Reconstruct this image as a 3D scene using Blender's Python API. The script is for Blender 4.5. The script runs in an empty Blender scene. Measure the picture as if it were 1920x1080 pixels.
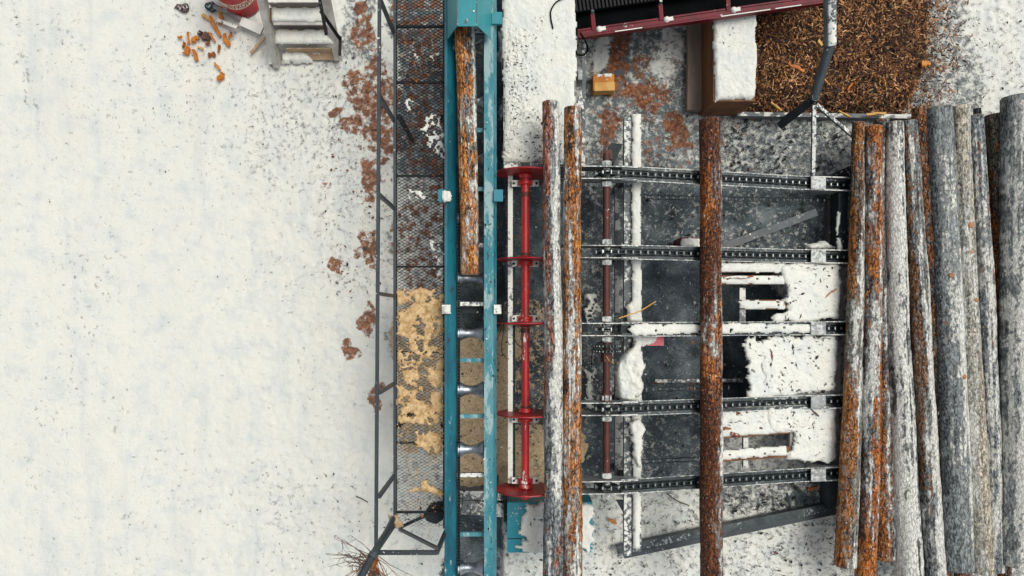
import bpy, bmesh, math, random
import numpy as np
from mathutils import Vector, Matrix, noise as mnoise

R = math.radians
random.seed(11)
rng = np.random.default_rng(5)
scene = bpy.context.scene
COL = scene.collection

# ------------------------------------------------------------------ camera, sky, sun, exposure
CAM_H = 10.2            # drone height in metres
FPX = 1280.0            # focal length in photo pixels (24 mm on 36 mm, 1920 wide)
NX, NY = 960.0, 590.0   # photo pixel straight below the drone

cam = bpy.data.cameras.new('camera')
cam.lens = 24.0
cam.sensor_width = 36.0
cam.shift_y = 50.0 / 1920.0
cam.clip_start = 0.05
cam.clip_end = 2000.0
camo = bpy.data.objects.new('camera', cam)
camo.location = (0, 0, CAM_H)
COL.objects.link(camo)
scene.camera = camo

SUN_EL, SUN_AZ = R(63), R(62)      # azimuth clockwise from +Y
world = bpy.data.worlds.new('World')
scene.world = world
world.use_nodes = True
wn = world.node_tree
wn.nodes.clear()
sky = wn.nodes.new('ShaderNodeTexSky')
sky.sky_type = 'NISHITA'
sky.sun_disc = False
sky.sun_elevation = SUN_EL
sky.sun_rotation = SUN_AZ
sky.air_density = 1.0
sky.dust_density = 4.0
hs = wn.nodes.new('ShaderNodeHueSaturation')
hs.inputs['Saturation'].default_value = 0.32
bg = wn.nodes.new('ShaderNodeBackground')
bg.inputs['Strength'].default_value = 0.135
wo = wn.nodes.new('ShaderNodeOutputWorld')
wn.links.new(sky.outputs[0], hs.inputs['Color'])
wn.links.new(hs.outputs[0], bg.inputs['Color'])
wn.links.new(bg.outputs[0], wo.inputs['Surface'])

sun = bpy.data.lights.new('sun', 'SUN')
sun.energy = 1.55
sun.angle = R(32)
sun.color = (1.0, 0.965, 0.86)
suno = bpy.data.objects.new('sun', sun)
d = Vector((math.sin(SUN_AZ) * math.cos(SUN_EL), math.cos(SUN_AZ) * math.cos(SUN_EL), math.sin(SUN_EL)))
suno.rotation_euler = d.to_track_quat('Z', 'Y').to_euler()
suno.location = (6, 6, 12)
COL.objects.link(suno)

scene.view_settings.view_transform = 'Standard'
scene.view_settings.look = 'None'
scene.view_settings.gamma = 1.0
scene.view_settings.exposure = -0.12
scene.view_settings.use_curve_mapping = False
scene.render.engine = 'CYCLES'
scene.cycles.max_bounces = 5
scene.cycles.diffuse_bounces = 3
scene.cycles.glossy_bounces = 2
scene.cycles.use_denoising = True


# ------------------------------------------------------------------ coordinates
def W(px, py, z=0.0):
    """a point of the photograph at height z, in metres"""
    s = (CAM_H - z) / FPX
    return Vector(((px - NX) * s, (NY - py) * s, z))


def S(npx, z):
    return npx * (CAM_H - z) / FPX


ARM_Z0, ARM_X0, ARM_B = 1.30, 1.25, 0.252    # the chain arms slope down to the right


def arm_z(x):
    return ARM_Z0 - ARM_B * (x - ARM_X0)


def WD(px, py, dz=0.0):
    """a point on the sloping plane of the chain arms"""
    k = (px - NX) / FPX
    a = ARM_Z0 + ARM_B * ARM_X0 + dz
    x = k * (CAM_H - a) / (1 - k * ARM_B)
    return W(px, py, a - ARM_B * x)


# ------------------------------------------------------------------ numpy noise
_perm = rng.permutation(512)
_grad = rng.random((512, 2)) * 2 - 1
_grad /= np.linalg.norm(_grad, axis=1)[:, None]


def perlin(x, y):
    xi = np.floor(x).astype(int); yi = np.floor(y).astype(int)
    xf = x - xi; yf = y - yi
    u = xf * xf * xf * (xf * (xf * 6 - 15) + 10)
    v = yf * yf * yf * (yf * (yf * 6 - 15) + 10)

    def g(ix, iy, dx, dy):
        h = _perm[(_perm[ix & 511] + iy) & 511]
        gr = _grad[h]
        return gr[..., 0] * dx + gr[..., 1] * dy
    a = g(xi, yi, xf, yf); b = g(xi + 1, yi, xf - 1, yf)
    c = g(xi, yi + 1, xf, yf - 1); e = g(xi + 1, yi + 1, xf - 1, yf - 1)
    return (a + u * (b - a)) * (1 - v) + (c + u * (e - c)) * v


def fbm(x, y, octv=4, rough=0.55):
    x = np.asarray(x, float); y = np.asarray(y, float)
    t = np.zeros(np.broadcast(x, y).shape); amp = 1.0; f = 1.0
    for k in range(octv):
        t = t + amp * perlin(x * f + 17.3 * k, y * f - 9.1 * k)
        amp *= rough; f *= 2.03
    return t


def sstep(a, b, x):
    t = np.clip((x - a) / (b - a), 0, 1)
    return t * t * (3 - 2 * t)


# ------------------------------------------------------------------ mesh builder
class MB:
    def __init__(self):
        self.v = []; self.f = []; self.m = []; self.mi = 0

    def add(self, vs, fs):
        o = len(self.v)
        self.v.extend([tuple(p) for p in vs])
        for f in fs:
            self.f.append(tuple(i + o for i in f)); self.m.append(self.mi)

    def bar(self, p0, p1, w, h, up=(0, 0, 1), w1=None, h1=None):
        """box from p0 to p1; its centre line runs p0-p1, w across, h along up"""
        p0 = Vector(p0); p1 = Vector(p1)
        ax = (p1 - p0).normalized(); up = Vector(up)
        s = ax.cross(up)
        if s.length < 1e-4:
            s = ax.cross(Vector((0, 1, 0)))
        s.normalize(); u = s.cross(ax).normalized()
        w1 = w if w1 is None else w1; h1 = h if h1 is None else h1
        vs = []
        for p, ww, hh in ((p0, w, h), (p1, w1, h1)):
            for a, b in ((-1, -1), (1, -1), (1, 1), (-1, 1)):
                vs.append(p + s * (a * ww / 2) + u * (b * hh / 2))
        self.add(vs, [(0, 1, 2, 3), (7, 6, 5, 4), (0, 4, 5, 1), (1, 5, 6, 2), (2, 6, 7, 3), (3, 7, 4, 0)])

    def box(self, c, sx, sy, sz, rz=0.0):
        c = Vector(c); m = Matrix.Rotation(rz, 3, 'Z')
        vs = [c + m @ Vector((a * sx / 2, b * sy / 2, e * sz / 2)) for e in (-1, 1) for b in (-1, 1) for a in (-1, 1)]
        self.add(vs, [(0, 2, 3, 1), (4, 5, 7, 6), (0, 1, 5, 4), (2, 6, 7, 3), (0, 4, 6, 2), (1, 3, 7, 5)])

    def tube(self, pts, r, seg=8, r1=None, caps=True):
        pts = [Vector(p) for p in pts]; n = len(pts)
        rings = []
        prev = None
        for i, p in enumerate(pts):
            t = (pts[min(i + 1, n - 1)] - pts[max(i - 1, 0)]).normalized()
            if prev is None:
                a = t.cross(Vector((0, 0, 1)))
                if a.length < 1e-3:
                    a = t.cross(Vector((0, 1, 0)))
            else:
                a = prev - t * prev.dot(t)
            a.normalize(); prev = a; b = t.cross(a)
            rr = r if r1 is None else r + (r1 - r) * i / max(n - 1, 1)
            rings.append([p + (a * math.cos(k * 2 * math.pi / seg) + b * math.sin(k * 2 * math.pi / seg)) * rr for k in range(seg)])
        vs = [p for g in rings for p in g]; fs = []
        for i in range(n - 1):
            for k in range(seg):
                k2 = (k + 1) % seg
                fs.append((i * seg + k, i * seg + k2, (i + 1) * seg + k2, (i + 1) * seg + k))
        if caps:
            fs.append(tuple(range(seg - 1, -1, -1)))
            fs.append(tuple((n - 1) * seg + k for k in range(seg)))
        self.add(vs, fs)

    def lathe(self, c, axis, prof, seg=24, caps=True):
        """prof: (distance along axis, radius)"""
        c = Vector(c); ax = Vector(axis).normalized()
        a = ax.cross(Vector((0, 0, 1)))
        if a.length < 1e-3:
            a = Vector((1, 0, 0))
        a.normalize(); b = ax.cross(a)
        vs = []; fs = []
        for t, r in prof:
            for k in range(seg):
                an = k * 2 * math.pi / seg
                vs.append(c + ax * t + (a * math.cos(an) + b * math.sin(an)) * r)
        for i in range(len(prof) - 1):
            for k in range(seg):
                k2 = (k + 1) % seg
                fs.append((i * seg + k, i * seg + k2, (i + 1) * seg + k2, (i + 1) * seg + k))
        if caps:
            fs.append(tuple(range(seg - 1, -1, -1)))
            fs.append(tuple((len(prof) - 1) * seg + k for k in range(seg)))
        self.add(vs, fs)

    def prism(self, poly, d):
        """polygon (list of points) extruded by vector d"""
        poly = [Vector(p) for p in poly]; d = Vector(d); n = len(poly)
        self.add(poly + [p + d for p in poly],
                 [tuple(range(n)), tuple(range(2 * n - 1, n - 1, -1))] + [((i + 1) % n, i, n + i, n + (i + 1) % n) for i in range(n)])

    def mesh(self, name, mats, smooth=None):
        me = bpy.data.meshes.new(name)
        me.from_pydata(self.v, [], self.f)
        for m in (mats if isinstance(mats, (list, tuple)) else [mats]):
            me.materials.append(m)
        if any(self.m):
            me.polygons.foreach_set('material_index', self.m)
        me.update()
        bm = bmesh.new(); bm.from_mesh(me)
        bmesh.ops.recalc_face_normals(bm, faces=bm.faces)
        if smooth:
            for f in bm.faces:
                f.smooth = True
            for e in bm.edges:
                if len(e.link_faces) == 2 and e.calc_face_angle(0) > R(smooth):
                    e.smooth = False
        bm.to_mesh(me); bm.free()
        return me

    def build(self, name, mats, parent=None, smooth=None, **kw):
        o = bpy.data.objects.new(name, self.mesh(name, mats, smooth))
        return put(o, parent, **kw)


def put(o, parent=None, label=None, cat=None, group=None, kind=None):
    COL.objects.link(o)
    if parent is not None:
        o.parent = parent
        if o.matrix_world is not None and parent.matrix_basis != Matrix():
            o.matrix_parent_inverse = parent.matrix_basis.inverted()
    if label: o['label'] = label
    if cat: o['category'] = cat
    if group: o['group'] = group
    if kind: o['kind'] = kind
    return o


def thing(name, label, cat, loc=(0, 0, 0), group=None):
    o = bpy.data.objects.new(name, None)
    o.location = loc
    o.empty_display_size = 0.1
    return put(o, None, label, cat, group)


# ------------------------------------------------------------------ node helpers
class NB:
    def __init__(self, name):
        self.mat = bpy.data.materials.new(name)
        self.mat.use_nodes = True
        self.t = self.mat.node_tree
        self.t.nodes.clear()
        self.out = self.t.nodes.new('ShaderNodeOutputMaterial')
        self.bsdf = self.t.nodes.new('ShaderNodeBsdfPrincipled')
        self.t.links.new(self.bsdf.outputs[0], self.out.inputs['Surface'])
        self.geo = self.t.nodes.new('ShaderNodeNewGeometry')

    def put(self, sock, v):
        if isinstance(v, bpy.types.NodeSocket):
            self.t.links.new(v, sock)
        elif v is not None:
            if hasattr(sock, 'default_value') and sock.type == 'RGBA' and len(v) == 3:
                v = (*v, 1)
            sock.default_value = v

    def math(self, op, a, b=None, c=None, clamp=False):
        n = self.t.nodes.new('ShaderNodeMath'); n.operation = op; n.use_clamp = clamp
        for s, v in zip(n.inputs, (a, b, c)):
            self.put(s, v)
        return n.outputs[0]

    def noise(self, vec, scale, detail=5, rough=0.55, dist=0.0):
        n = self.t.nodes.new('ShaderNodeTexNoise')
        self.put(n.inputs['Vector'], vec)
        n.inputs['Scale'].default_value = scale
        n.inputs['Detail'].default_value = detail
        n.inputs['Roughness'].default_value = rough
        n.inputs['Distortion'].default_value = dist
        return n.outputs[0]

    def voro(self, vec, scale, feature='F1', rnd=1.0):
        n = self.t.nodes.new('ShaderNodeTexVoronoi')
        n.feature = feature
        self.put(n.inputs['Vector'], vec)
        n.inputs['Scale'].default_value = scale
        n.inputs['Randomness'].default_value = rnd
        return n

    def mapping(self, vec, scale=(1, 1, 1), loc=(0, 0, 0), rot=(0, 0, 0)):
        n = self.t.nodes.new('ShaderNodeMapping')
        self.put(n.inputs['Vector'], vec)
        n.inputs['Scale'].default_value = scale
        n.inputs['Location'].default_value = loc
        n.inputs['Rotation'].default_value = rot
        return n.outputs[0]

    def smooth(self, v, a, b):
        n = self.t.nodes.new('ShaderNodeMapRange'); n.interpolation_type = 'SMOOTHSTEP'
        self.put(n.inputs[0], v)
        n.inputs[1].default_value = a; n.inputs[2].default_value = b
        return n.outputs[0]

    def mix(self, f, a, b):
        n = self.t.nodes.new('ShaderNodeMix'); n.data_type = 'RGBA'
        self.put(n.inputs[0], f); self.put(n.inputs[6], a); self.put(n.inputs[7], b)
        return n.outputs[2]

    def ramp(self, v, stops):
        n = self.t.nodes.new('ShaderNodeValToRGB')
        self.put(n.inputs[0], v)
        cr = n.color_ramp
        while len(cr.elements) < len(stops):
            cr.elements.new(0.5)
        for e, (p, c) in zip(cr.elements, stops):
            e.position = p; e.color = (*c, 1)
        return n.outputs[0]

    def attr(self, name, kind='GEOMETRY'):
        n = self.t.nodes.new('ShaderNodeAttribute')
        n.attribute_name = name; n.attribute_type = kind
        return n

    def sep(self, v):
        n = self.t.nodes.new('ShaderNodeSeparateXYZ')
        self.put(n.inputs[0], v)
        return n.outputs

    def bump(self, h, dist, strength=1.0, normal=None):
        n = self.t.nodes.new('ShaderNodeBump')
        n.inputs['Strength'].default_value = strength
        n.inputs['Distance'].default_value = dist
        self.put(n.inputs['Height'], h)
        if normal is not None:
            self.put(n.inputs['Normal'], normal)
        return n.outputs[0]

    def done(self, col, rough=0.8, metal=0.0, normal=None, spec=None):
        self.put(self.bsdf.inputs['Base Color'], col)
        self.put(self.bsdf.inputs['Roughness'], rough)
        self.put(self.bsdf.inputs['Metallic'], metal)
        if spec is not None:
            self.put(self.bsdf.inputs['Specular IOR Level'], spec)
        if normal is not None:
            self.put(self.bsdf.inputs['Normal'], normal)
        return self.mat


SNOWC = (0.80, 0.81, 0.75)


def snow_col(b, pos, dirty=0.3):
    n = b.noise(pos, 3.0, 6, 0.6)
    c = b.ramp(n, [(0.3, (0.68, 0.72, 0.69)), (0.5, (0.79, 0.80, 0.735)), (0.7, (0.83, 0.815, 0.73))])
    f = b.smooth(b.noise(pos, 38, 6, 0.65), 0.58, 0.74)
    c = b.mix(b.math('MULTIPLY', f, dirty), c, (0.30, 0.32, 0.32))
    return c


def mat_snow(name, dirty=0.35, speck=0.45):
    b = NB(name); p = b.geo.outputs['Position']
    c = snow_col(b, p, dirty)
    v = b.voro(p, 26)
    sp = b.smooth(v.outputs['Distance'], 0.20, 0.10)
    msk = b.smooth(b.noise(p, 5.0, 3), 0.50, 0.66)
    c = b.mix(b.math('MULTIPLY', b.math('MULTIPLY', sp, msk), speck), c, (0.06, 0.06, 0.06))
    dt = b.math('MULTIPLY', b.smooth(b.noise(p, 30, 8, .74), .54, .70), b.smooth(b.noise(p, 3.0, 4, .6), .44, .62))
    c = b.mix(b.math('MULTIPLY', dt, dirty), c, (0.25, 0.27, 0.27))
    h = b.noise(p, 14, 8, 0.6)
    return b.done(c, 0.75, normal=b.bump(h, 0.026), spec=0.2)


def mat_dusted(name, base, base2=None, rough=0.5, metal=0.0, snow=0.4, nscale=14, chips=None, chip_amt=0.0, up=0.55, spec=None, streak=(1, 1, 1), snowc=SNOWC):
    """painted or bare surface with colour drift, chips and snow caught on the faces that look up"""
    b = NB(name); p = b.geo.outputs['Position']
    q = b.mapping(p, streak)
    n1 = b.noise(q, 5, 5, 0.6)
    c = b.mix(b.smooth(n1, 0.35, 0.65), base, base2 or tuple(x * 0.6 for x in base))
    if chips:
        f = b.smooth(b.noise(q, 22, 6, 0.65), 0.66 - 0.2 * chip_amt, 0.72 - 0.2 * chip_amt)
        c = b.mix(f, c, chips)
    r = rough
    if snow > 0:
        nz = b.sep(b.geo.outputs['Normal'])[2]
        upm = b.smooth(nz, up, up + 0.25)
        ns = b.math('ADD', b.noise(q, nscale, 9, 0.68), b.math('MULTIPLY', b.math('SUBTRACT', b.noise(q, 1.7, 2), 0.5), 0.5))
        t = 0.5 + (0.5 - snow) * 0.42
        sm = b.math('MULTIPLY', b.smooth(ns, t - 0.03, t + 0.05), upm)
        c = b.mix(sm, c, snowc)
        r = b.math('MULTIPLY_ADD', sm, 0.8 - rough, rough)
        if metal:
            metal = b.math('MULTIPLY_ADD', sm, -metal, metal)
    hb = b.noise(p, 45, 6, 0.6)
    return b.done(c, r, metal, b.bump(hb, 0.004), spec)


M = {}
M['snow'] = mat_snow('snow', 0.5)
M['snow_clean'] = mat_snow('snow_clean', 0.12, 0.15)
M['snow_slab'] = mat_snow('snow_with_bark_dust', 0.75, 0.35)
M['snow_grey'] = mat_snow('snow_grey', 0.75, 0.9)
M['teal'] = mat_dusted('teal_paint', (0.006, 0.150, 0.20), (0.004, 0.085, 0.125), 0.42, 0, 0.04, 12, (0.02, 0.035, 0.04), 0.35, streak=(1, .35, 1))
M['teal_dusty'] = mat_dusted('teal_paint_frosted', (0.012, 0.19, 0.24), (0.08, 0.27, 0.31), 0.5, 0, 0.46, 11, (0.006, 0.04, 0.055), 0.45, streak=(1, .3, 1), snowc=(0.30, 0.44, 0.45))
M['teal_hood'] = mat_dusted('teal_hood_paint', (0.02, 0.27, 0.31), (0.012, 0.22, 0.26), 0.35, 0, 0.04, 20, (0.25, 0.28, 0.3), -0.05, streak=(1, .3, 1))
M['teal_box'] = mat_dusted('teal_cabinet_paint', (0.008, 0.24, 0.32), (0.006, 0.2, 0.27), 0.4, 0, 0.2, 20)
M['red'] = mat_dusted('red_paint', (0.50, 0.012, 0.014), (0.30, 0.008, 0.010), 0.4, 0, 0.22, 16, (0.10, 0.045, 0.035), 0.25, streak=(1, .35, 1))
M['red_disc'] = mat_dusted('red_disc_paint', (0.42, 0.010, 0.014), (0.22, 0.008, 0.012), 0.4, 0, 0.05, 16, (0.12, 0.05, 0.04), 0.2)
M['dark_red'] = mat_dusted('dark_red_paint', (0.17, 0.004, 0.016), (0.10, 0.003, 0.01), 0.4, 0, 0.12, 12, spec=0.25)
M['rust_shaft'] = mat_dusted('rusty_shaft', (0.10, 0.022, 0.014), (0.055, 0.016, 0.012), 0.6, 0, 0.03, 20)
M['steel_dark'] = mat_dusted('dark_steel', (0.022, 0.030, 0.035), (0.012, 0.017, 0.020), 0.5, 0.1, 0.10, 20, spec=.25)
M['steel_rail'] = mat_dusted('rail_steel', (0.045, 0.058, 0.066), (0.032, 0.042, 0.05), 0.45, 0.1, 0.05, 24)
M['steel_frost'] = mat_dusted('frosted_steel', (0.11, 0.13, 0.14), (0.06, 0.075, 0.085), 0.5, 0.1, 0.46, 18)
M['steel_arm'] = mat_dusted('arm_steel', (0.060, 0.078, 0.082), (0.022, 0.030, 0.034), 0.45, 0.2, 0.26, 26, snowc=(0.42, 0.46, 0.46))
M['steel_edge'] = mat_dusted('frosted_plate_edge', (0.30, 0.33, 0.33), (0.14, 0.16, 0.165), 0.5, 0.1, 0.55, 26)
M['plate_snow'] = mat_dusted('snowy_plate', (0.16, 0.18, 0.19), (0.09, 0.105, 0.11), 0.5, 0.1, 0.74, 16)
M['plate_frost'] = mat_dusted('frosted_plate', (0.40, 0.42, 0.41), (0.22, 0.24, 0.24), 0.6, 0.0, 0.50, 22, snowc=(0.62, 0.64, 0.61))
M['chain'] = mat_dusted('chain_steel', (0.012, 0.016, 0.018), (0.02, 0.034, 0.034), 0.4, 0.3, 0.0)
M['chain_pin'] = mat_dusted('chain_pin_steel', (0.42, 0.46, 0.46), (0.3, 0.34, 0.34), 0.3, 0.6, 0.0)
M['polished'] = mat_dusted('worn_roller_steel', (0.42, 0.45, 0.47), (0.10, 0.13, 0.16), 0.34, 0.85, 0.0)
M['black'] = mat_dusted('black_rubber', (0.0045, 0.005, 0.006), (0.003, 0.0035, 0.004), 0.9, 0, 0.0, spec=0.06)
M['black_paint'] = mat_dusted('black_paint', (0.012, 0.013, 0.015), (0.01, 0.01, 0.012), 0.5, 0, 0.03, 20, spec=0.2)
M['concrete'] = mat_dusted('old_concrete', (0.20, 0.215, 0.22), (0.11, 0.12, 0.13), 0.85, 0, 0.5, 10)
M['concrete_dark'] = mat_dusted('wet_concrete', (0.085, 0.09, 0.095), (0.05, 0.055, 0.06), 0.8, 0, 0.2, 12)
M['wood'] = mat_dusted('raw_plank_wood', (0.50, 0.36, 0.22), (0.42, 0.28, 0.16), 0.7, 0, 0.2, 10)
M['wood_snowy'] = mat_dusted('snowy_plank_wood', (0.34, 0.27, 0.20), (0.20, 0.13, 0.09), 0.7, 0, 0.80, 9)
M['wood_white'] = mat_dusted('frosted_plank', (0.48, 0.47, 0.43), (0.30, 0.28, 0.25), 0.7, 0, 0.72, 9)
M['wood_grey'] = mat_dusted('weathered_board', (0.34, 0.32, 0.30), (0.24, 0.225, 0.21), 0.8, 0, 0.10, 9)
M['wood_brown'] = mat_dusted('brown_board', (0.22, 0.085, 0.022), (0.12, 0.045, 0.015), 0.7, 0, 0.10, 10, streak=(1, .25, 1))
M['wood_tan'] = mat_dusted('tan_board', (0.30, 0.22, 0.17), (0.21, 0.155, 0.125), 0.8, 0, 0.22, 7, streak=(1, .25, 1))
M['wood_orange'] = mat_dusted('fresh_orange_wood', (0.62, 0.24, 0.025), (0.45, 0.13, 0.012), 0.65, 0, 0.04, 14)
M['wood_yellow'] = mat_dusted('yellow_wood', (0.68, 0.40, 0.11), (0.58, 0.29, 0.06), 0.65, 0, 0.05, 14)
M['twig'] = mat_dusted('twig_bark', (0.06, 0.05, 0.045), (0.10, 0.06, 0.04), 0.8, 0, 0.1)
M['twig_orange'] = mat_dusted('dry_leaf', (0.33, 0.11, 0.02), (0.2, 0.06, 0.015), 0.8, 0, 0.0)
M['drum_red'] = mat_dusted('drum_red', (0.56, 0.010, 0.014), (0.33, 0.006, 0.01), 0.35, 0, 0.0)
M['drum_white'] = mat_dusted('drum_white', (0.74, 0.68, 0.55), (0.68, 0.6, 0.48), 0.45, 0, 0.0)


def mat_vcol(name, rough=0.8, bumpd=0.002):
    b = NB(name)
    a = b.attr('Col')
    n = b.noise(b.geo.outputs['Position'], 60, 4)
    c = b.mix(b.math('MULTIPLY', b.smooth(n, 0.35, 0.7), 0.45), a.outputs['Color'], (0.02, 0.016, 0.012))
    return b.done(c, rough)


M['vcol'] = mat_vcol('chip_colours')


def mat_sawdust(name, c1, c2, specks=0.7):
    b = NB(name); p = b.geo.outputs['Position']
    n = b.noise(p, 12, 9, 0.74)
    c = b.ramp(n, [(0.36, tuple(x * .62 for x in c2)), (0.46, c2), (0.56, c1), (0.68, tuple(min(1, x * 1.12) for x in c1))])
    f = b.smooth(b.noise(p, 42, 6, 0.7), 0.56, 0.66)
    c = b.mix(b.math('MULTIPLY', f, specks), c, (0.05, 0.035, 0.022))
    return b.done(c, 0.9, normal=b.bump(b.noise(p, 50, 6, 0.7), 0.012), spec=0.1)


M['sawdust'] = mat_sawdust('sawdust', (0.74, 0.53, 0.29), (0.56, 0.36, 0.17), 0.45)


# ------------------------------------------------------------------ ground
def mat_ground():
    b = NB('ground_snow_and_concrete'); p = b.geo.outputs['Position']
    A = b.attr('mask'); r_ = b.t.nodes.new('ShaderNodeSeparateColor')
    b.put(r_.inputs[0], A.outputs['Color'])
    snow, mud, saw = r_.outputs[0], r_.outputs[1], r_.outputs[2]
    nf = b.noise(p, 13, 10, 0.68)
    nf2 = b.noise(p, 48, 6, 0.7)
    nm = b.noise(p, 2.2, 6, 0.6)
    base = b.ramp(b.math('ADD', b.math('MULTIPLY', nm, 0.6), b.math('MULTIPLY', nf2, 0.4)),
                  [(0.37, (0.020, 0.029, 0.034)), (0.49, (0.064, 0.088, 0.101)), (0.62, (0.20, 0.235, 0.245))])
    sawc = b.ramp(b.noise(p, 24, 8, 0.72), [(0.3, (0.26, 0.17, 0.09)), (0.44, (0.58, 0.43, 0.26)), (0.6, (0.72, 0.56, 0.37))])
    sawc = b.mix(b.math('MULTIPLY', b.smooth(nf2, 0.54, 0.63), 0.8), sawc, (0.03, 0.02, 0.014))
    mudc = b.ramp(b.noise(p, 20, 8, 0.7), [(0.32, (0.035, 0.014, 0.008)), (0.48, (0.20, 0.066, 0.024)), (0.62, (0.44, 0.19, 0.085))])
    sc = snow_col(b, p, 0.10)
    trk = b.smooth(b.noise(b.mapping(p, (1, .10, 1), (3, 1, 0)), 2.6, 4, .6), .52, .70)     # wheel-packed streaks
    sc = b.mix(b.math('MULTIPLY', trk, .38), sc, (0.60, 0.645, 0.63))
    wrm = b.smooth(b.noise(b.mapping(p, (1, .3, 1), (8, 2, 0)), 1.1, 3, .5), .50, .66)
    sc = b.mix(b.math('MULTIPLY', wrm, .13), sc, (0.80, 0.73, 0.62))
    sct = b.math('MULTIPLY', b.smooth(b.noise(p, 26, 8, .72), .56, .70), b.smooth(b.noise(p, 1.3, 4, .6), .48, .62))
    sc = b.mix(b.math('MULTIPLY', sct, .45), sc, (0.40, 0.43, 0.43))
    d1 = b.math('MULTIPLY', b.math('SUBTRACT', nf, 0.5), 2.0)
    d2 = b.math('MULTIPLY', b.math('SUBTRACT', nf2, 0.5), 0.7)
    dd = b.math('ADD', d1, d2)
    ms = b.smooth(b.math('ADD', saw, b.math('MULTIPLY', dd, 0.7)), 0.42, 0.56)
    nmud = b.math('MULTIPLY', b.math('SUBTRACT', b.noise(b.mapping(p, loc=(3, 7, 1)), 9, 9, 0.66), 0.5), 2.2)
    mm = b.smooth(b.math('ADD', b.math('ADD', mud, nmud), b.math('MULTIPLY', d2, .6)), 0.34, 0.62)
    msn = b.smooth(b.math('ADD', snow, dd), 0.30, 0.74)
    haze_ = b.math('MULTIPLY', b.smooth(snow, 0.2, 0.7), 0.30)
    base = b.mix(haze_, base, (0.46, 0.49, 0.48))
    c = b.mix(ms, base, sawc)
    c = b.mix(msn, c, sc)
    c = b.mix(b.math('MULTIPLY', mm, 0.93), c, mudc)
    h = b.math('ADD', b.math('MULTIPLY', nf, 0.6), b.math('MULTIPLY', nf2, 0.4))
    h = b.math('ADD', h, b.math('MULTIPLY', msn, 0.25))
    return b.done(c, b.math('MULTIPLY_ADD', msn, 0.1, 0.7), normal=b.bump(h, 0.022), spec=0.25)


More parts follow.
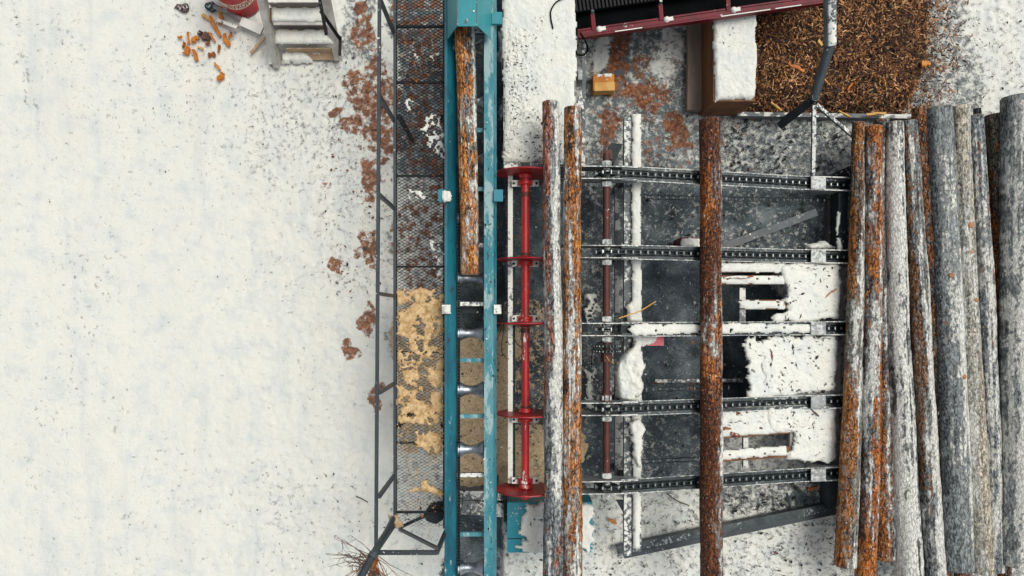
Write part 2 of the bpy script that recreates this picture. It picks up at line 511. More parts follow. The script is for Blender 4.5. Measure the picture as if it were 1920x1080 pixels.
def build_ground():
    x0, x1, y0, y1 = -8.3, 8.3, -4.6, 5.4
    st = 0.0185
    xs = np.arange(x0, x1, st); ys = np.arange(y0, y1, st)
    ext = np.array([0.1, 0.4, 1.2, 3, 8, 20, 60, 160, 400])
    xs = np.concatenate([x0 - ext[::-1], xs, x1 + ext]); ys = np.concatenate([y0 - ext[::-1], ys, y1 + ext])
    X, Y = np.meshgrid(xs, ys)
    s = CAM_H / FPX
    wx = fbm(X * 1.3, Y * 1.3, 4) * 26; wy = fbm(X * 1.3 + 40, Y * 1.3 - 20, 4) * 26
    PX0 = X / s + NX; PY0 = NY - Y / s
    PX = PX0 + wx; PY = PY0 + wy
    SN = np.full(X.shape, 0.93); MU = np.full(X.shape, -0.3); SA = np.full(X.shape, -0.3)
    lum = fbm(X * 0.9, Y * 0.9, 3)
    SN += lum * 0.06 - 0.07 * sstep(.05, .45, fbm(X * 0.7 + 9, Y * 0.45 - 4, 5, .6))

    def rect(a, bb, c, dd, soft):
        return sstep(a - soft, a + soft, PX) * (1 - sstep(c - soft, c + soft, PX)) * sstep(bb - soft, bb + soft, PY) * (1 - sstep(dd - soft, dd + soft, PY))

    def setm(m, sn=None, mu=None, sa=None):
        nonlocal SN, MU, SA
        if sn is not None: SN = SN + (sn - SN) * m
        if mu is not None: MU = MU + (mu - MU) * m
        if sa is not None: SA = SA + (sa - SA) * m

    def rs(a, bb, c, dd, soft, **k): setm(rect(a, bb, c, dd, soft), **k)

    def blob(cx, cy, rx, ry, soft=0.35, **k):
        q = np.sqrt(((PX - cx) / rx) ** 2 + ((PY - cy) / ry) ** 2)
        setm(1 - sstep(1 - soft, 1 + soft, q), **k)

    rs(430, 100, 745, 340, 60, sn=0.74)
    rs(560, 300, 745, 560, 50, sn=0.80)
    setm(sstep(817, 853, PX) * (1 - sstep(2100, 2900, PX)) * sstep(-700, -250, PY) * (1 - sstep(1250, 1700, PY)), sn=0.62)
    rs(1095, 40, 1430, 335, 20, sn=0.42, mu=0.22)
    rs(1100, 330, 1610, 490, 22, sn=0.30, mu=-0.1)
    rs(1360, 225, 1610, 340, 20, sn=0.47)
    rs(1150, 480, 1440, 770, 18, sn=0.16)
    rs(1345, 500, 1480, 780, 10, sn=0.02)
    rs(1085, 480, 1200, 770, 14, sn=0.36)
    rs(1200, 770, 1345, 905, 16, sn=0.30)
    rs(1095, 770, 1190, 905, 16, sn=0.26)
    rs(1095, 925, 1620, 1240, 22, sn=0.74)
    rs(1330, 890, 1580, 960, 18, sn=0.50)
    rs(835, -160, 945, 615, 7, sn=0.04, mu=0.0)
    rs(935, 330, 1095, 560, 10, sn=0.13, mu=0.2)
    rs(935, 550, 1095, 940, 12, sn=0.08, sa=0.42, mu=0.1)
    rs(835, 618, 960, 925, 8, sn=0.02, sa=0.95)
    rs(960, 800, 1090, 930, 10, sn=0.05, sa=0.75)
    rs(835, 925, 942, 1240, 7, sn=0.10, sa=-0.3)
    rs(938, 990, 1110, 1240, 14, sn=0.82, sa=-0.3, mu=-0.3)
    rs(738, -160, 838, 330, 10, sn=0.36, mu=0.42)
    rs(738, 330, 838, 560, 10, sn=0.62, mu=0.42)
    rs(738, 545, 838, 860, 10, sn=0.42, sa=0.95, mu=-0.1)
    rs(738, 850, 838, 1000, 10, sn=0.72, sa=0.55, mu=-0.2)
    rs(635, 80, 745, 360, 35, mu=0.14)
    rs(672, 300, 745, 620, 22, mu=0.12)
    rs(440, 885, 705, 1000, 60, sn=0.83)
    rs(300, 60, 480, 260, 60, sn=0.84)
    for e in ((668, 165, 40, 34), (626, 213, 20, 11), (695, 205, 34, 44), (677, 40, 12, 50), (697, 62, 12, 40), (722, 170, 20, 34), (702, 120, 14, 20),
              (715, 262, 34, 46), (690, 335, 18, 34), (702, 470, 20, 34), (620, 500, 14, 16), (612, 345, 9, 12), (655, 235, 24, 12), (668, 478, 12, 8),
              (690, 600, 16, 40), (660, 660, 14, 16), (705, 740, 12, 40)):
        blob(*e, mu=0.62)
    blob(1270, 245, 24, 40, mu=0.8); blob(1140, 240, 16, 44, mu=0.6); blob(1160, 110, 26, 70, mu=0.62, sn=0.2); blob(1215, 160, 22, 60, mu=0.5)
    blob(1200, 170, 60, 20, mu=0.62); blob(1250, 100, 20, 60, sn=0.7); blob(1120, 95, 16, 40, sn=0.95, mu=-0.3)
    blob(1240, 290, 40, 40, mu=0.35); blob(1237, 720, 12, 7, mu=.7); blob(1290, 716, 10, 9, mu=.7); blob(1290, 640, 14, 8, mu=.6); blob(1110, 655, 10, 8, mu=.6); blob(1500, 925, 30, 14, sn=.2)
    rs(648, -200, 705, 112, 12, sn=0.56)
    for k in range(14):                                    # an old wheel track in the snow
        t = k / 13
        blob(18 + 52 * t, 25 + 215 * t, 9, 15, sn=0.74 if k % 3 else 0.84)
    blob(740, 560, 9, 60, sn=0.9)
    rs(1735, -160, 2500, 270, 40, sn=0.80, mu=-0.3)
    rs(1700, 95, 1835, 215, 26, sn=0.42, mu=0.16)
    rs(1690, -60, 1800, 130, 26, sn=0.40, mu=0.16)
    rs(1690, 140, 1830, 215, 22, sn=0.50, mu=-0.05)
    blob(1775, 70, 55, 70, sn=0.55, mu=.1)
    rs(1560, 200, 2300, 1400, 20, sn=0.60)
    # relief
    LF = np.clip((PX0 - 250) / 400, 0.15, 1)
    H = fbm(X * 3.1, Y * 3.1, 5, 0.5) * 0.020 * LF + fbm(X * 0.5, Y * 0.5, 2) * 0.03
    H += np.clip(SN, 0, 1) * 0.02 * (fbm(X * 9, Y * 9, 3) * LF + 0.6)
    H -= 0.03
    def hard(a, bb, c_, dd, so):
        return sstep(a - so, a + so, PX0) * (1 - sstep(c_ - so, c_ + so, PX0)) * sstep(bb - so, bb + so, PY0) * (1 - sstep(dd - so, dd + so, PY0))
    H -= .55 * hard(852, -120, 944, 618, 5)                 # ground sunk under the roller conveyor, added to deepen the dark there
    H -= .30 * hard(852, 925, 940, 1180, 6)
    H -= .45 * hard(1350, 500, 1478, 745, 8)                # the pit below the slotted decks, stretched wider to darken the slots
    far = np.maximum(np.abs(X) - 9, 0) + np.maximum(np.abs(Y) - 6, 0)
    H = H * np.exp(-far * 0.05)
    nx, ny = len(xs), len(ys)
    co = np.stack([X, Y, H], -1).reshape(-1, 3)
    idx = np.arange(nx * ny).reshape(ny, nx)
    q = np.stack([idx[:-1, :-1], idx[:-1, 1:], idx[1:, 1:], idx[1:, :-1]], -1).reshape(-1, 4)
    me = bpy.data.meshes.new('ground')
    me.vertices.add(len(co)); me.vertices.foreach_set('co', co.ravel())
    me.loops.add(q.size); me.loops.foreach_set('vertex_index', q.ravel().astype(np.int32))
    me.polygons.add(len(q))
    me.polygons.foreach_set('loop_start', np.arange(0, q.size, 4, dtype=np.int32))
    me.polygons.foreach_set('use_smooth', np.ones(len(q), bool))
    me.update(calc_edges=True)
    at = me.attributes.new('mask', 'FLOAT_COLOR', 'POINT')
    at.data.foreach_set('color', np.stack([SN, MU, SA, np.ones_like(SN)], -1).reshape(-1).astype(np.float32))
    me.materials.append(mat_ground())
    o = bpy.data.objects.new('ground', me)
    put(o, None, 'snowy yard with bare slate concrete, sawdust and brown dirt patches', 'ground', kind='structure')


build_ground()


# ------------------------------------------------------------------ height-field snow
def in_poly(px, py, poly):
    ins = np.zeros(px.shape, bool); n = len(poly); j = n - 1
    for i in range(n):
        xi, yi = poly[i]; xj, yj = poly[j]
        c = ((yi > py) != (yj > py)) & (px < (xj - xi) * (py - yi) / (yj - yi + 1e-9) + xi)
        ins ^= c; j = i
    return ins


def snow_patch(name, poly, mapf, mat, parent=None, thick=0.03, step=2.5, warp=4.0, holes=(), lump=0.012, gaps=0.0, seed=0.0, base=0.0, gscale=11.0, **kw):
    """lumpy sheet with an irregular edge; poly in photo pixels, mapf(px, py, dz) gives the surface it lies on"""
    xs_ = [p[0] for p in poly]; ys_ = [p[1] for p in poly]
    gx = np.arange(min(xs_) - 6, max(xs_) + 6, step); gy = np.arange(min(ys_) - 6, max(ys_) + 6, step)
    PX, PY = np.meshgrid(gx, gy)
    ww = warp
    qx = PX + fbm(PX / 21 + seed, PY / 21, 4, 0.65) * ww * 2; qy = PY + fbm(PX / 21 + 55 + seed, PY / 21 - 31, 4, 0.65) * ww * 2
    ins = in_poly(qx, qy, poly)
    for h in holes:
        ins &= ~in_poly(qx, qy, h)
    if gaps > 0:
        ins &= fbm(PX / gscale + seed * 3, PY / gscale + 7, 5, 0.7) > (-0.75 + gaps)
    d = ins.astype(float)
    k = np.pad(d, 3, mode='edge'); blur = np.zeros_like(d)
    for a in range(7):
        for c in range(7):
            blur += k[a:a + d.shape[0], c:c + d.shape[1]]
    blur /= 49
    Z = thick * sstep(0.3, 1.0, blur) + lump * (fbm(PX / 16 + seed, PY / 16, 4) ) + base + 0.004
    mb = MB(); ids = {}
    ny, nx = ins.shape

    def vid(i, j, bot):
        key = (i, j, bot)
        if key not in ids:
            ids[key] = len(mb.v)
            mb.v.append(tuple(mapf(gx[j], gy[i], (base - 0.012) if bot else Z[i, j])))
        return ids[key]
    cell = ins[:-1, :-1] & ins[1:, :-1] & ins[:-1, 1:] & ins[1:, 1:]
    for i in range(ny - 1):
        for j in range(nx - 1):
            if not cell[i, j]:
                continue
            mb.f.append((vid(i, j, 0), vid(i + 1, j, 0), vid(i + 1, j + 1, 0), vid(i, j + 1, 0))); mb.m.append(0)
            if i == 0 or not cell[i - 1, j]:
                mb.f.append((vid(i, j, 0), vid(i, j + 1, 0), vid(i, j + 1, 1), vid(i, j, 1))); mb.m.append(0)
            if i == ny - 2 or not cell[i + 1, j]:
                mb.f.append((vid(i + 1, j + 1, 0), vid(i + 1, j, 0), vid(i + 1, j, 1), vid(i + 1, j + 1, 1))); mb.m.append(0)
            if j == 0 or not cell[i, j - 1]:
                mb.f.append((vid(i + 1, j, 0), vid(i, j, 0), vid(i, j, 1), vid(i + 1, j, 1))); mb.m.append(0)
            if j == nx - 2 or not cell[i, j + 1]:
                mb.f.append((vid(i, j + 1, 0), vid(i + 1, j + 1, 0), vid(i + 1, j + 1, 1), vid(i, j + 1, 1))); mb.m.append(0)
    if not mb.f:
        return None
    me = bpy.data.meshes.new(name)
    me.from_pydata(mb.v, [], mb.f)
    me.materials.append(mat)
    me.polygons.foreach_set('use_smooth', np.ones(len(mb.f), bool))
    me.update()
    return put(bpy.data.objects.new(name, me), parent, **kw)


def flat(z):
    return lambda px, py, dz=0.0: W(px, py, z + dz) if False else Vector((*W(px, py, z)[:2], z + dz))


def deckmap(px, py, dz=0.0):
    p = WD(px, py)
    return Vector((p.x, p.y, p.z + dz))


def rectp(a, b, c, d_):
    return [(a, b), (c, b), (c, d_), (a, d_)]


# ------------------------------------------------------------------ loose bark debris (one stuff object) and helper
deb_v, deb_f, deb_c = [], [], []


def debris(rect, mapf, n, smin, smax, cols, lift=0.012, clump=0.0, elong=(1.3, 7.0)):
    k = 0; tries = 0
    while k < n and tries < n * 12:
        tries += 1
        px = random.uniform(rect[0], rect[2]); py = random.uniform(rect[1], rect[3])
        if clump > 0 and mnoise.noise(Vector((px / 45, py / 45, 3.1))) + random.uniform(-.3, .3) < clump - 0.35:
            continue
        k += 1
        c = mapf(px, py, lift)
        l = smin * .6 * (smax * 1.25 / (smin * .6)) ** (random.random() ** 2.0); w = l / random.uniform(*elong)
        a = random.uniform(0, 6.283); ca, sa = math.cos(a), math.sin(a)
        u = Vector((ca, sa, random.uniform(-.25, .25))) * l / 2; v = Vector((-sa, ca, random.uniform(-.3, .3))) * w / 2
        o = len(deb_v)
        h = Vector((0, 0, w * 0.35))
        deb_v.extend([tuple(c - u), tuple(c - v * random.uniform(.6, 1.2)), tuple(c + u), tuple(c + v * random.uniform(.6, 1.2)), tuple(c + h)])
        deb_f.extend([(o, o + 1, o + 4), (o + 1, o + 2, o + 4), (o + 2, o + 3, o + 4), (o + 3, o, o + 4)])
        cc = random.choice(cols); q = random.uniform(.6, 1.4)
        deb_c.extend([(cc[0] * q, cc[1] * q, cc[2] * q, 1)] * 5)


def vcol_object(name, v, f, c, mat, **kw):
    me = bpy.data.meshes.new(name)
    me.from_pydata(v, [], f)
    at = me.attributes.new('Col', 'FLOAT_COLOR', 'POINT')
    at.data.foreach_set('color', np.array(c, np.float32).ravel())
    me.materials.append(mat)
    me.update()
    return put(bpy.data.objects.new(name, me), None, **kw)


DARK = [(0.02, 0.02, 0.02), (0.04, 0.034, 0.03), (0.09, 0.085, 0.08), (0.015, 0.016, 0.018), (0.16, 0.16, 0.155), (.06, .06, .06)]
BROWN = DARK + [(0.12, 0.06, 0.03), (0.25, 0.11, 0.04)]
GREY = [(0.12, 0.13, 0.135), (0.2, 0.21, 0.21), (0.05, 0.05, 0.055)]
PALE = [(0.55, 0.56, 0.54), (0.35, 0.37, 0.37), (0.7, 0.7, 0.66)]
g0 = flat(0.0)
debris((0, 0, 700, 1080), g0, 260, .012, .045, DARK)
debris((270, 40, 720, 330), g0, 620, .010, .045, DARK + GREY + GREY, clump=0.35)
debris((480, 880, 840, 1080), g0, 400, .015, .05, DARK + GREY, clump=.2)
debris((1095, 60, 1420, 335), g0, 1500, .015, .06, DARK + GREY + PALE)
debris((1095, 330, 1610, 490), g0, 2600, .015, .07, DARK + GREY + PALE)
debris((1360, 225, 1610, 340), g0, 1500, .02, .08, DARK, clump=.1)
debris((1150, 480, 1420, 900), g0, 2200, .015, .06, DARK + GREY + PALE)
debris((1095, 925, 1640, 1090), g0, 2600, .015, .06, DARK + GREY)
debris((1340, 890, 1580, 960), g0, 900, .02, .08, DARK)
debris((835, 100, 945, 620), g0, 800, .015, .06, PALE + GREY + BROWN)
debris((935, 330, 1100, 940), g0, 1800, .015, .06, BROWN + PALE)
debris((840, 620, 935, 925), g0, 900, .012, .05, DARK + BROWN)
debris((840, 920, 1100, 1090), g0, 900, .015, .06, DARK + GREY + PALE)
debris((1560, 1030, 1920, 1090), g0, 500, .015, .06, DARK + GREY)
debris((1690, 20, 1930, 240), g0, 1100, .012, .05, DARK + BROWN)
debris((605, 90, 745, 560), g0, 1100, .010, .045, [(0.30, 0.11, 0.045), (0.2, .07, .03), (.40, .18, .08), (.1, .04, .02)], clump=.35)
debris((600, 90, 745, 560), g0, 600, .015, .06, DARK + [(0.3, 0.12, 0.06), (0.2, .07, .03)], clump=.2)

# ------------------------------------------------------------------ concrete block with a snowy top, upper middle
t = thing('concrete_block', 'long concrete plinth under white snow beside the teal conveyor hood', 'plinth', W(1010, 100, 0))
m = MB(); c0 = W(944, -120, .9); c1 = W(1079, 308, .9)
m.box(((c0.x + c1.x) / 2, (c0.y + c1.y) / 2, .45), c1.x - c0.x, c0.y - c1.y, .9)
m.build('block', M['concrete'], t)
snow_patch('snow_cover', [(942, -120), (1081, -120), (1081, 190), (1060, 240), (1058, 306), (1020, 309), (1010, 306), (990, 309), (943, 306), (945, 200), (940, 90)], flat(.9), M['snow_clean'], t, .04, 2.5, 2.2, seed=2, lump=.008)
snow_patch('dirty_snow', [(946, 30), (975, 40), (1000, 90), (1006, 150), (1000, 200), (1030, 240), (1050, 306), (946, 306)], flat(.905), M['snow_slab'], t, .042, 2.5, 6, seed=3, gaps=.30)
f9 = flat(.945)
debris((944, 30, 1020, 308), f9, 420, .012, .042, DARK + GREY, clump=.25)
debris((944, 60, 1000, 308), f9, 300, .015, .05, DARK + GREY, clump=.1)
debris((1000, 200, 1056, 308), f9, 350, .015, .05, DARK, clump=.1)
debris((1030, 0, 1078, 200), f9, 25, .015, .04, DARK)


def wire(name, pts, r, mat, label, cat):
    m = MB()
    P = [Vector(p) for p in pts]; out = []
    for i in range(len(P) - 1):
        a = P[max(i - 1, 0)]; b = P[i]; c = P[i + 1]; e = P[min(i + 2, len(P) - 1)]
        for k in range(6):
            tt = k / 6
            out.append(0.5 * ((2 * b) + (c - a) * tt + (2 * a - 5 * b + 4 * c - e) * tt ** 2 + (-a + 3 * b - 3 * c + e) * tt ** 3))
    out.append(P[-1])
    m.tube(out, r, 6)
    return m.build(name, mat, None, 60, label=label, cat=cat)


wire('cable', [W(1060, -5, .97), W(1043, 4, .97), W(1033, 20, .965), (W(1033, 35, .965)), W(1037, 54, .96)], .010, M['black'], 'dark bent wire lying on the white snow of the plinth', 'wire')
wire('hose', [W(1088, 62, 1.2), W(1096, 75, .95), W(1102, 90, .8), W(1096, 102, .75), W(1084, 103, .72), W(1080, 95, .7), W(1084, 84, .8)], .012, M['black'], 'black hose loop hanging at the right edge of the plinth', 'hose')

# narrow steel post strip right of the block
t = thing('side_frame', 'narrow pale steel upright beside the plinth under the hose loop', 'steel frame', W(1093, 190, 0))
m = MB(); m.bar(W(1095, 62, .55), W(1093, 330, .55), .055, .05); m.build('rail', M['steel_frost'], t)
m = MB(); m.bar(W(1086, 138, .5), W(1086, 156, .5), .06, .3); m.build('foot_plate', M['plate_frost'], t)
m = MB(); m.prism([W(1082, 200, .62), W(1090, 168, .62), W(1095, 205, .62)], (0, 0, -.02)); m.build('gusset', M['plate_snow'], t)


# ------------------------------------------------------------------ walkway with railing
def build_walkway():
    ZW, ZR = 1.30, 2.30
    t = thing('walkway', 'steel mesh walkway with dark railing along the left of the teal conveyor', 'walkway', W(788, 500, 0))
    # expanded metal
    m = MB()
    x0, x1 = W(742, 0, ZW).x, W(834, 0, ZW).x
    yt, yb = W(0, -60, ZW).y, W(0, 990, ZW).y
    pw, ph = 0.073, 0.042                     # cell
    rows = int((yt - yb) / (ph / 2)); nseg = int((x1 - x0) / (pw / 4)) + 1
    w = 0.0056
    for r in range(rows):
        yc = yt - (r + .5) * ph / 2
        pts = []
        for i in range(nseg + 1):
            ph4 = (i + (2 if r % 2 else 0)) % 4
            off = (ph / 4 - .002) * (1, 1, -1, -1)[ph4]
            pts.append((x0 + i * pw / 4, yc + off))
        for i in range(nseg):
            a, b = pts[i], pts[i + 1]
            if a[0] >= x1: break
            o = len(m.v); tz = .004
            m.v.extend([(a[0], a[1] - w / 2, ZW - tz), (b[0], b[1] - w / 2, ZW - tz), (b[0], b[1] + w / 2, ZW + tz), (a[0], a[1] + w / 2, ZW + tz)])
            m.f.append((o, o + 1, o + 2, o + 3)); m.m.append(0)
    me = bpy.data.meshes.new('mesh_deck'); me.from_pydata(m.v, [], m.f); me.materials.append(M['steel_dark']); me.update()
    put(bpy.data.objects.new('mesh_deck', me), t, kind='stuff')
    m = MB(); m.bar(W(741, -60, ZW - .03), W(741, 972, ZW - .03), .035, .09); m.build('edge_channel', M['steel_rail'], t)
    m = MB(); m.bar(W(833, -60, ZW - .05), W(833, 990, ZW - .05), .03, .05); m.build('edge_angle', M['steel_rail'], t)
    for py in (50, 155, 330, 500, 660, 830, 960):
        m = MB(); m.bar(W(742, py, ZW - .04), W(834, py, ZW - .04), .022, .05); m.build('joist', M['steel_dark'], t)
    for py in (60, 225, 390, 555, 720, 893):
        p = W(740, py, ZW); m = MB(); m.bar(p + Vector((-.012, 0, -.06)), (p.x - .012, p.y, ZR), .042, .042, (0, 1, 0)); m.build('post', M['steel_rail'], t)
    a = W(712, -60, ZR); b = W(705, 1036, ZR)
    m = MB(); m.bar((a.x, a.y, ZR), (b.x, b.y, ZR), .038, .04); m.build('handrail', M['steel_rail'], t)
    c = W(819, 1036, ZR)
    m = MB(); m.bar((b.x - .02, b.y, ZR), (c.x, c.y, ZR), .045, .045); m.build('end_rail', M['steel_rail'], t)
    p = W(740, 982, ZW)
    m = MB(); m.bar(p, (b.x, b.y + .02, ZR), .05, .05, (0, 1, 0)); m.build('corner_post', M['steel_rail'], t)
    p = W(836, 996, ZW + .05)
    m = MB(); m.bar(p, c, .045, .045, (0, 1, 0)); m.build('end_post', M['steel_rail'], t)
    m = MB(); m.bar(W(749, 992, ZW), (c.x, c.y + .04, ZR - .03), .035, .035, (0, 1, 0)); m.build('end_brace', M['steel_rail'], t)
    for py in (215, 800):
        for px in (746, 828):
            m = MB(); p = W(px, py, ZW); m.bar((p.x, p.y, 0), (p.x, p.y, ZW - .07), .05, .05, (0, 1, 0)); m.build('leg', M['steel_dark'], t)
    # sawdust and snow that lies on the mesh
    f = flat(1.295)
    specs = [[(744, 543), (834, 540), (834, 625), (800, 640), (744, 632)], [(744, 640), (790, 632), (834, 640), (834, 720), (790, 730), (744, 705)],
             [(744, 715), (790, 735), (834, 728), (834, 790), (790, 800), (744, 790)], [(750, 800), (790, 808), (834, 798), (834, 856), (790, 850)]]
    for i, s in enumerate(specs):
        snow_patch('sawdust_drift', s, f, M['sawdust'], None, .02, 1.7, 4, seed=20 + i, gaps=(.46, .54, .48, .64)[i], gscale=30.0, lump=.010,
                   label='pale yellow sawdust drift lying on the mesh walkway by the teal conveyor', cat='sawdust', kind='stuff')
    sp2 = [[(806, 832), (830, 825), (832, 850), (815, 856)], [(785, 905), (800, 895), (815, 920), (790, 925)], [(803, 905), (830, 915), (834, 940), (812, 930)],
           [(757, 915), (775, 910), (800, 920), (770, 925)]]
    for i, s in enumerate(sp2):
        snow_patch('sawdust_drift', s, f, M['sawdust'], None, .02, 2.0, 4, seed=40 + i, gaps=.1,
                   label='pale yellow sawdust drift lying on the mesh walkway by the teal conveyor', cat='sawdust', kind='stuff')
    sn = [[(755, 175), (775, 180), (772, 215), (760, 205)], [(800, 205), (830, 215), (834, 300), (805, 280), (790, 240)], [(760, 100), (830, 92), (832, 106), (762, 110)],
          [(800, 450), (834, 440), (834, 530), (815, 520)], [(765, 355), (800, 350), (795, 380), (770, 378)]]
    for i, s in enumerate(sn):
        snow_patch('snow_drift', s, f, M['snow'], None, .015, 2.0, 7, seed=60 + i, gaps=.62,
                   label='thin snow patch caught on the upper part of the mesh walkway', cat='snow', kind='stuff')
    fw = flat(1.31)
    debris((745, 60, 832, 160), fw, 220, .02, .07, [(0.3, .1, .03), (.12, .04, .02), (.05, .03, .02), (.5, .3, .15)])
    debris((745, 160, 832, 540), fw, 420, .02, .07, [(0.22, .08, .04), (.12, .04, .02), (.05, .03, .02)], clump=.1)
    SAW = [(.74, .53, .29), (.6, .4, .2), (.5, .3, .12), (.66, .45, .22)]
    debris((745, 540, 832, 870), fw, 2600, .008, .026, SAW, .0, clump=.2, elong=(1, 2))
    debris((760, 860, 832, 960), fw, 420, .008, .024, SAW, .0, clump=.3, elong=(1, 2))
    debris((745, 540, 832, 980), fw, 200, .015, .06, [(0.3, .1, .03), (.12, .04, .02), (.05, .03, .02), (.4, .2, .08)])


build_walkway()


# ------------------------------------------------------------------ logs
def mat_bark(name, seed, dark=(0.035, 0.026, 0.022), grey=(0.20, 0.215, 0.22), orange=(0.36, 0.125, 0.022), tint=(0.80, 0.80, 0.735), rings=0.0, plates=1.0):
    """layers of bark: scaly dark, weathered grey, bare orange, then frost and stuck snow; the zones come from the mesh"""
    orange = (orange[0] * .86, orange[1] * .80, orange[2] * 1.0)
    b = NB(name)
    tc = b.t.nodes.new('ShaderNodeTexCoord').outputs['Object']
    A = b.attr('zone'); sp = b.t.nodes.new('ShaderNodeSeparateColor'); b.put(sp.inputs[0], A.outputs['Color'])
    zo, zg, zs = sp.outputs[0], sp.outputs[1], sp.outputs[2]

    def sc(v, k):
        return b.math('MULTIPLY', v, k)

    def c0(v, k):
        return b.math('MULTIPLY', b.math('SUBTRACT', v, .5), k)

    def add(*a):
        r = a[0]
        for x in a[1:]:
            r = b.math('ADD', r, x)
        return r
    q = b.mapping(tc, (1, 1, .5), (seed * 3.7, seed * 1.3, seed * 2.1))
    med = b.noise(q, 16, 6, .62)
    fine = b.noise(q, 44, 5, .66)
    edge = add(c0(med, .50), c0(fine, .55))
    c = b.mix(b.smooth(fine, .40, .60), tuple(x * .6 for x in dark), tuple(x * 3.0 for x in dark))
    gcol = b.mix(b.smooth(add(sc(med, .5), sc(fine, .5)), .42, .58), tuple(x * .42 for x in grey), tuple(x * 1.45 for x in grey))
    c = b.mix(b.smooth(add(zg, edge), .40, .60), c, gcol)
    lst = b.noise(b.mapping(tc, (1, 1, .07), (seed * 5.3, seed, seed * 2.2)), 24, 5, .65)      # long fissures
    c = b.mix(sc(b.smooth(lst, .46, .36), .65), c, tuple(x * .7 for x in dark))
    on = add(sc(b.noise(b.mapping(tc, (1, 1, .35), (seed * 3.1, seed * .3, seed * 5.1)), 21, 7, .70), .75), sc(fine, .25), sc(c0(zo, 1.0), .06))
    oc = b.ramp(on, [(.38, tuple(x * .10 for x in orange)), (.455, tuple(x * .55 for x in orange)), (.53, tuple(x * 1.25 for x in orange)), (.62, (min(1, orange[0] * 2.0), orange[1] * 3.0, orange[2] * 6))])
    c = b.mix(b.smooth(add(zo, edge), .45, .55), c, oc)
    vo = b.voro(b.mapping(tc, (1, 1, 0.38), (seed, seed, seed)), 26, 'DISTANCE_TO_EDGE')
    crack = b.smooth(add(vo.outputs['Distance'], c0(fine, .5)), 0.10, 0.0)
    c = b.mix(sc(crack, 0.75 * plates), c, (0.014, 0.011, 0.010))
    if rings:
        rg = b.noise(b.mapping(tc, (.25, .25, 9), (seed, 0, seed)), 5, 4, .6)
        c = b.mix(b.math('MULTIPLY', b.smooth(rg, .58, .66), rings), c, (0.05, 0.045, 0.04))
    e2 = add(zs, c0(b.noise(b.mapping(tc, (1, 1, .6), (seed * 1.9, seed, seed * 6.1)), 24, 6, .68), 1.15))
    c = b.mix(sc(b.smooth(e2, .28, .52), .45), c, (0.36, 0.40, 0.40))
    sm = b.smooth(e2, .50, .60)
    fk = b.smooth(add(b.noise(b.mapping(tc, (1, 1, .7), (seed, seed * 3.3, seed)), 46, 3, .6), sc(zo, .05)), .655, .69)
    sm = b.math('MAXIMUM', sm, b.math('MULTIPLY', fk, .92))
    c = b.mix(sm, c, b.mix(b.smooth(fine, .38, .55), tuple(x * .62 for x in tint), tint))
    h = add(sc(med, .45), sc(fine, .5), sc(crack, -.4), sc(sm, .40))
    return b.done(c, 0.66, normal=b.bump(h, 0.026), spec=0.3)


def mat_cut():
    b = NB('cut_log_end')
    tc = b.t.nodes.new('ShaderNodeTexCoord').outputs['Object']
    x, y, z = b.sep(tc)
    r = b.math('SQRT', b.math('ADD', b.math('MULTIPLY', x, x), b.math('MULTIPLY', y, y)))
    r = b.math('ADD', r, b.math('MULTIPLY', b.noise(tc, 9, 4), .02))
    s = b.math('SINE', b.math('MULTIPLY', r, 520))
    c = b.mix(b.smooth(s, -.6, .9), (0.55, 0.36, 0.18), (0.38, 0.22, 0.10))
    c = b.mix(b.smooth(b.noise(tc, 12, 5), .5, .7), c, (0.62, 0.6, 0.55))
    return b.done(c, .8)


M['cut'] = mat_cut()
KNOT = mat_dusted('knot_wood', (0.50, 0.24, 0.11), (0.36, 0.15, 0.06), .7, 0, 0)


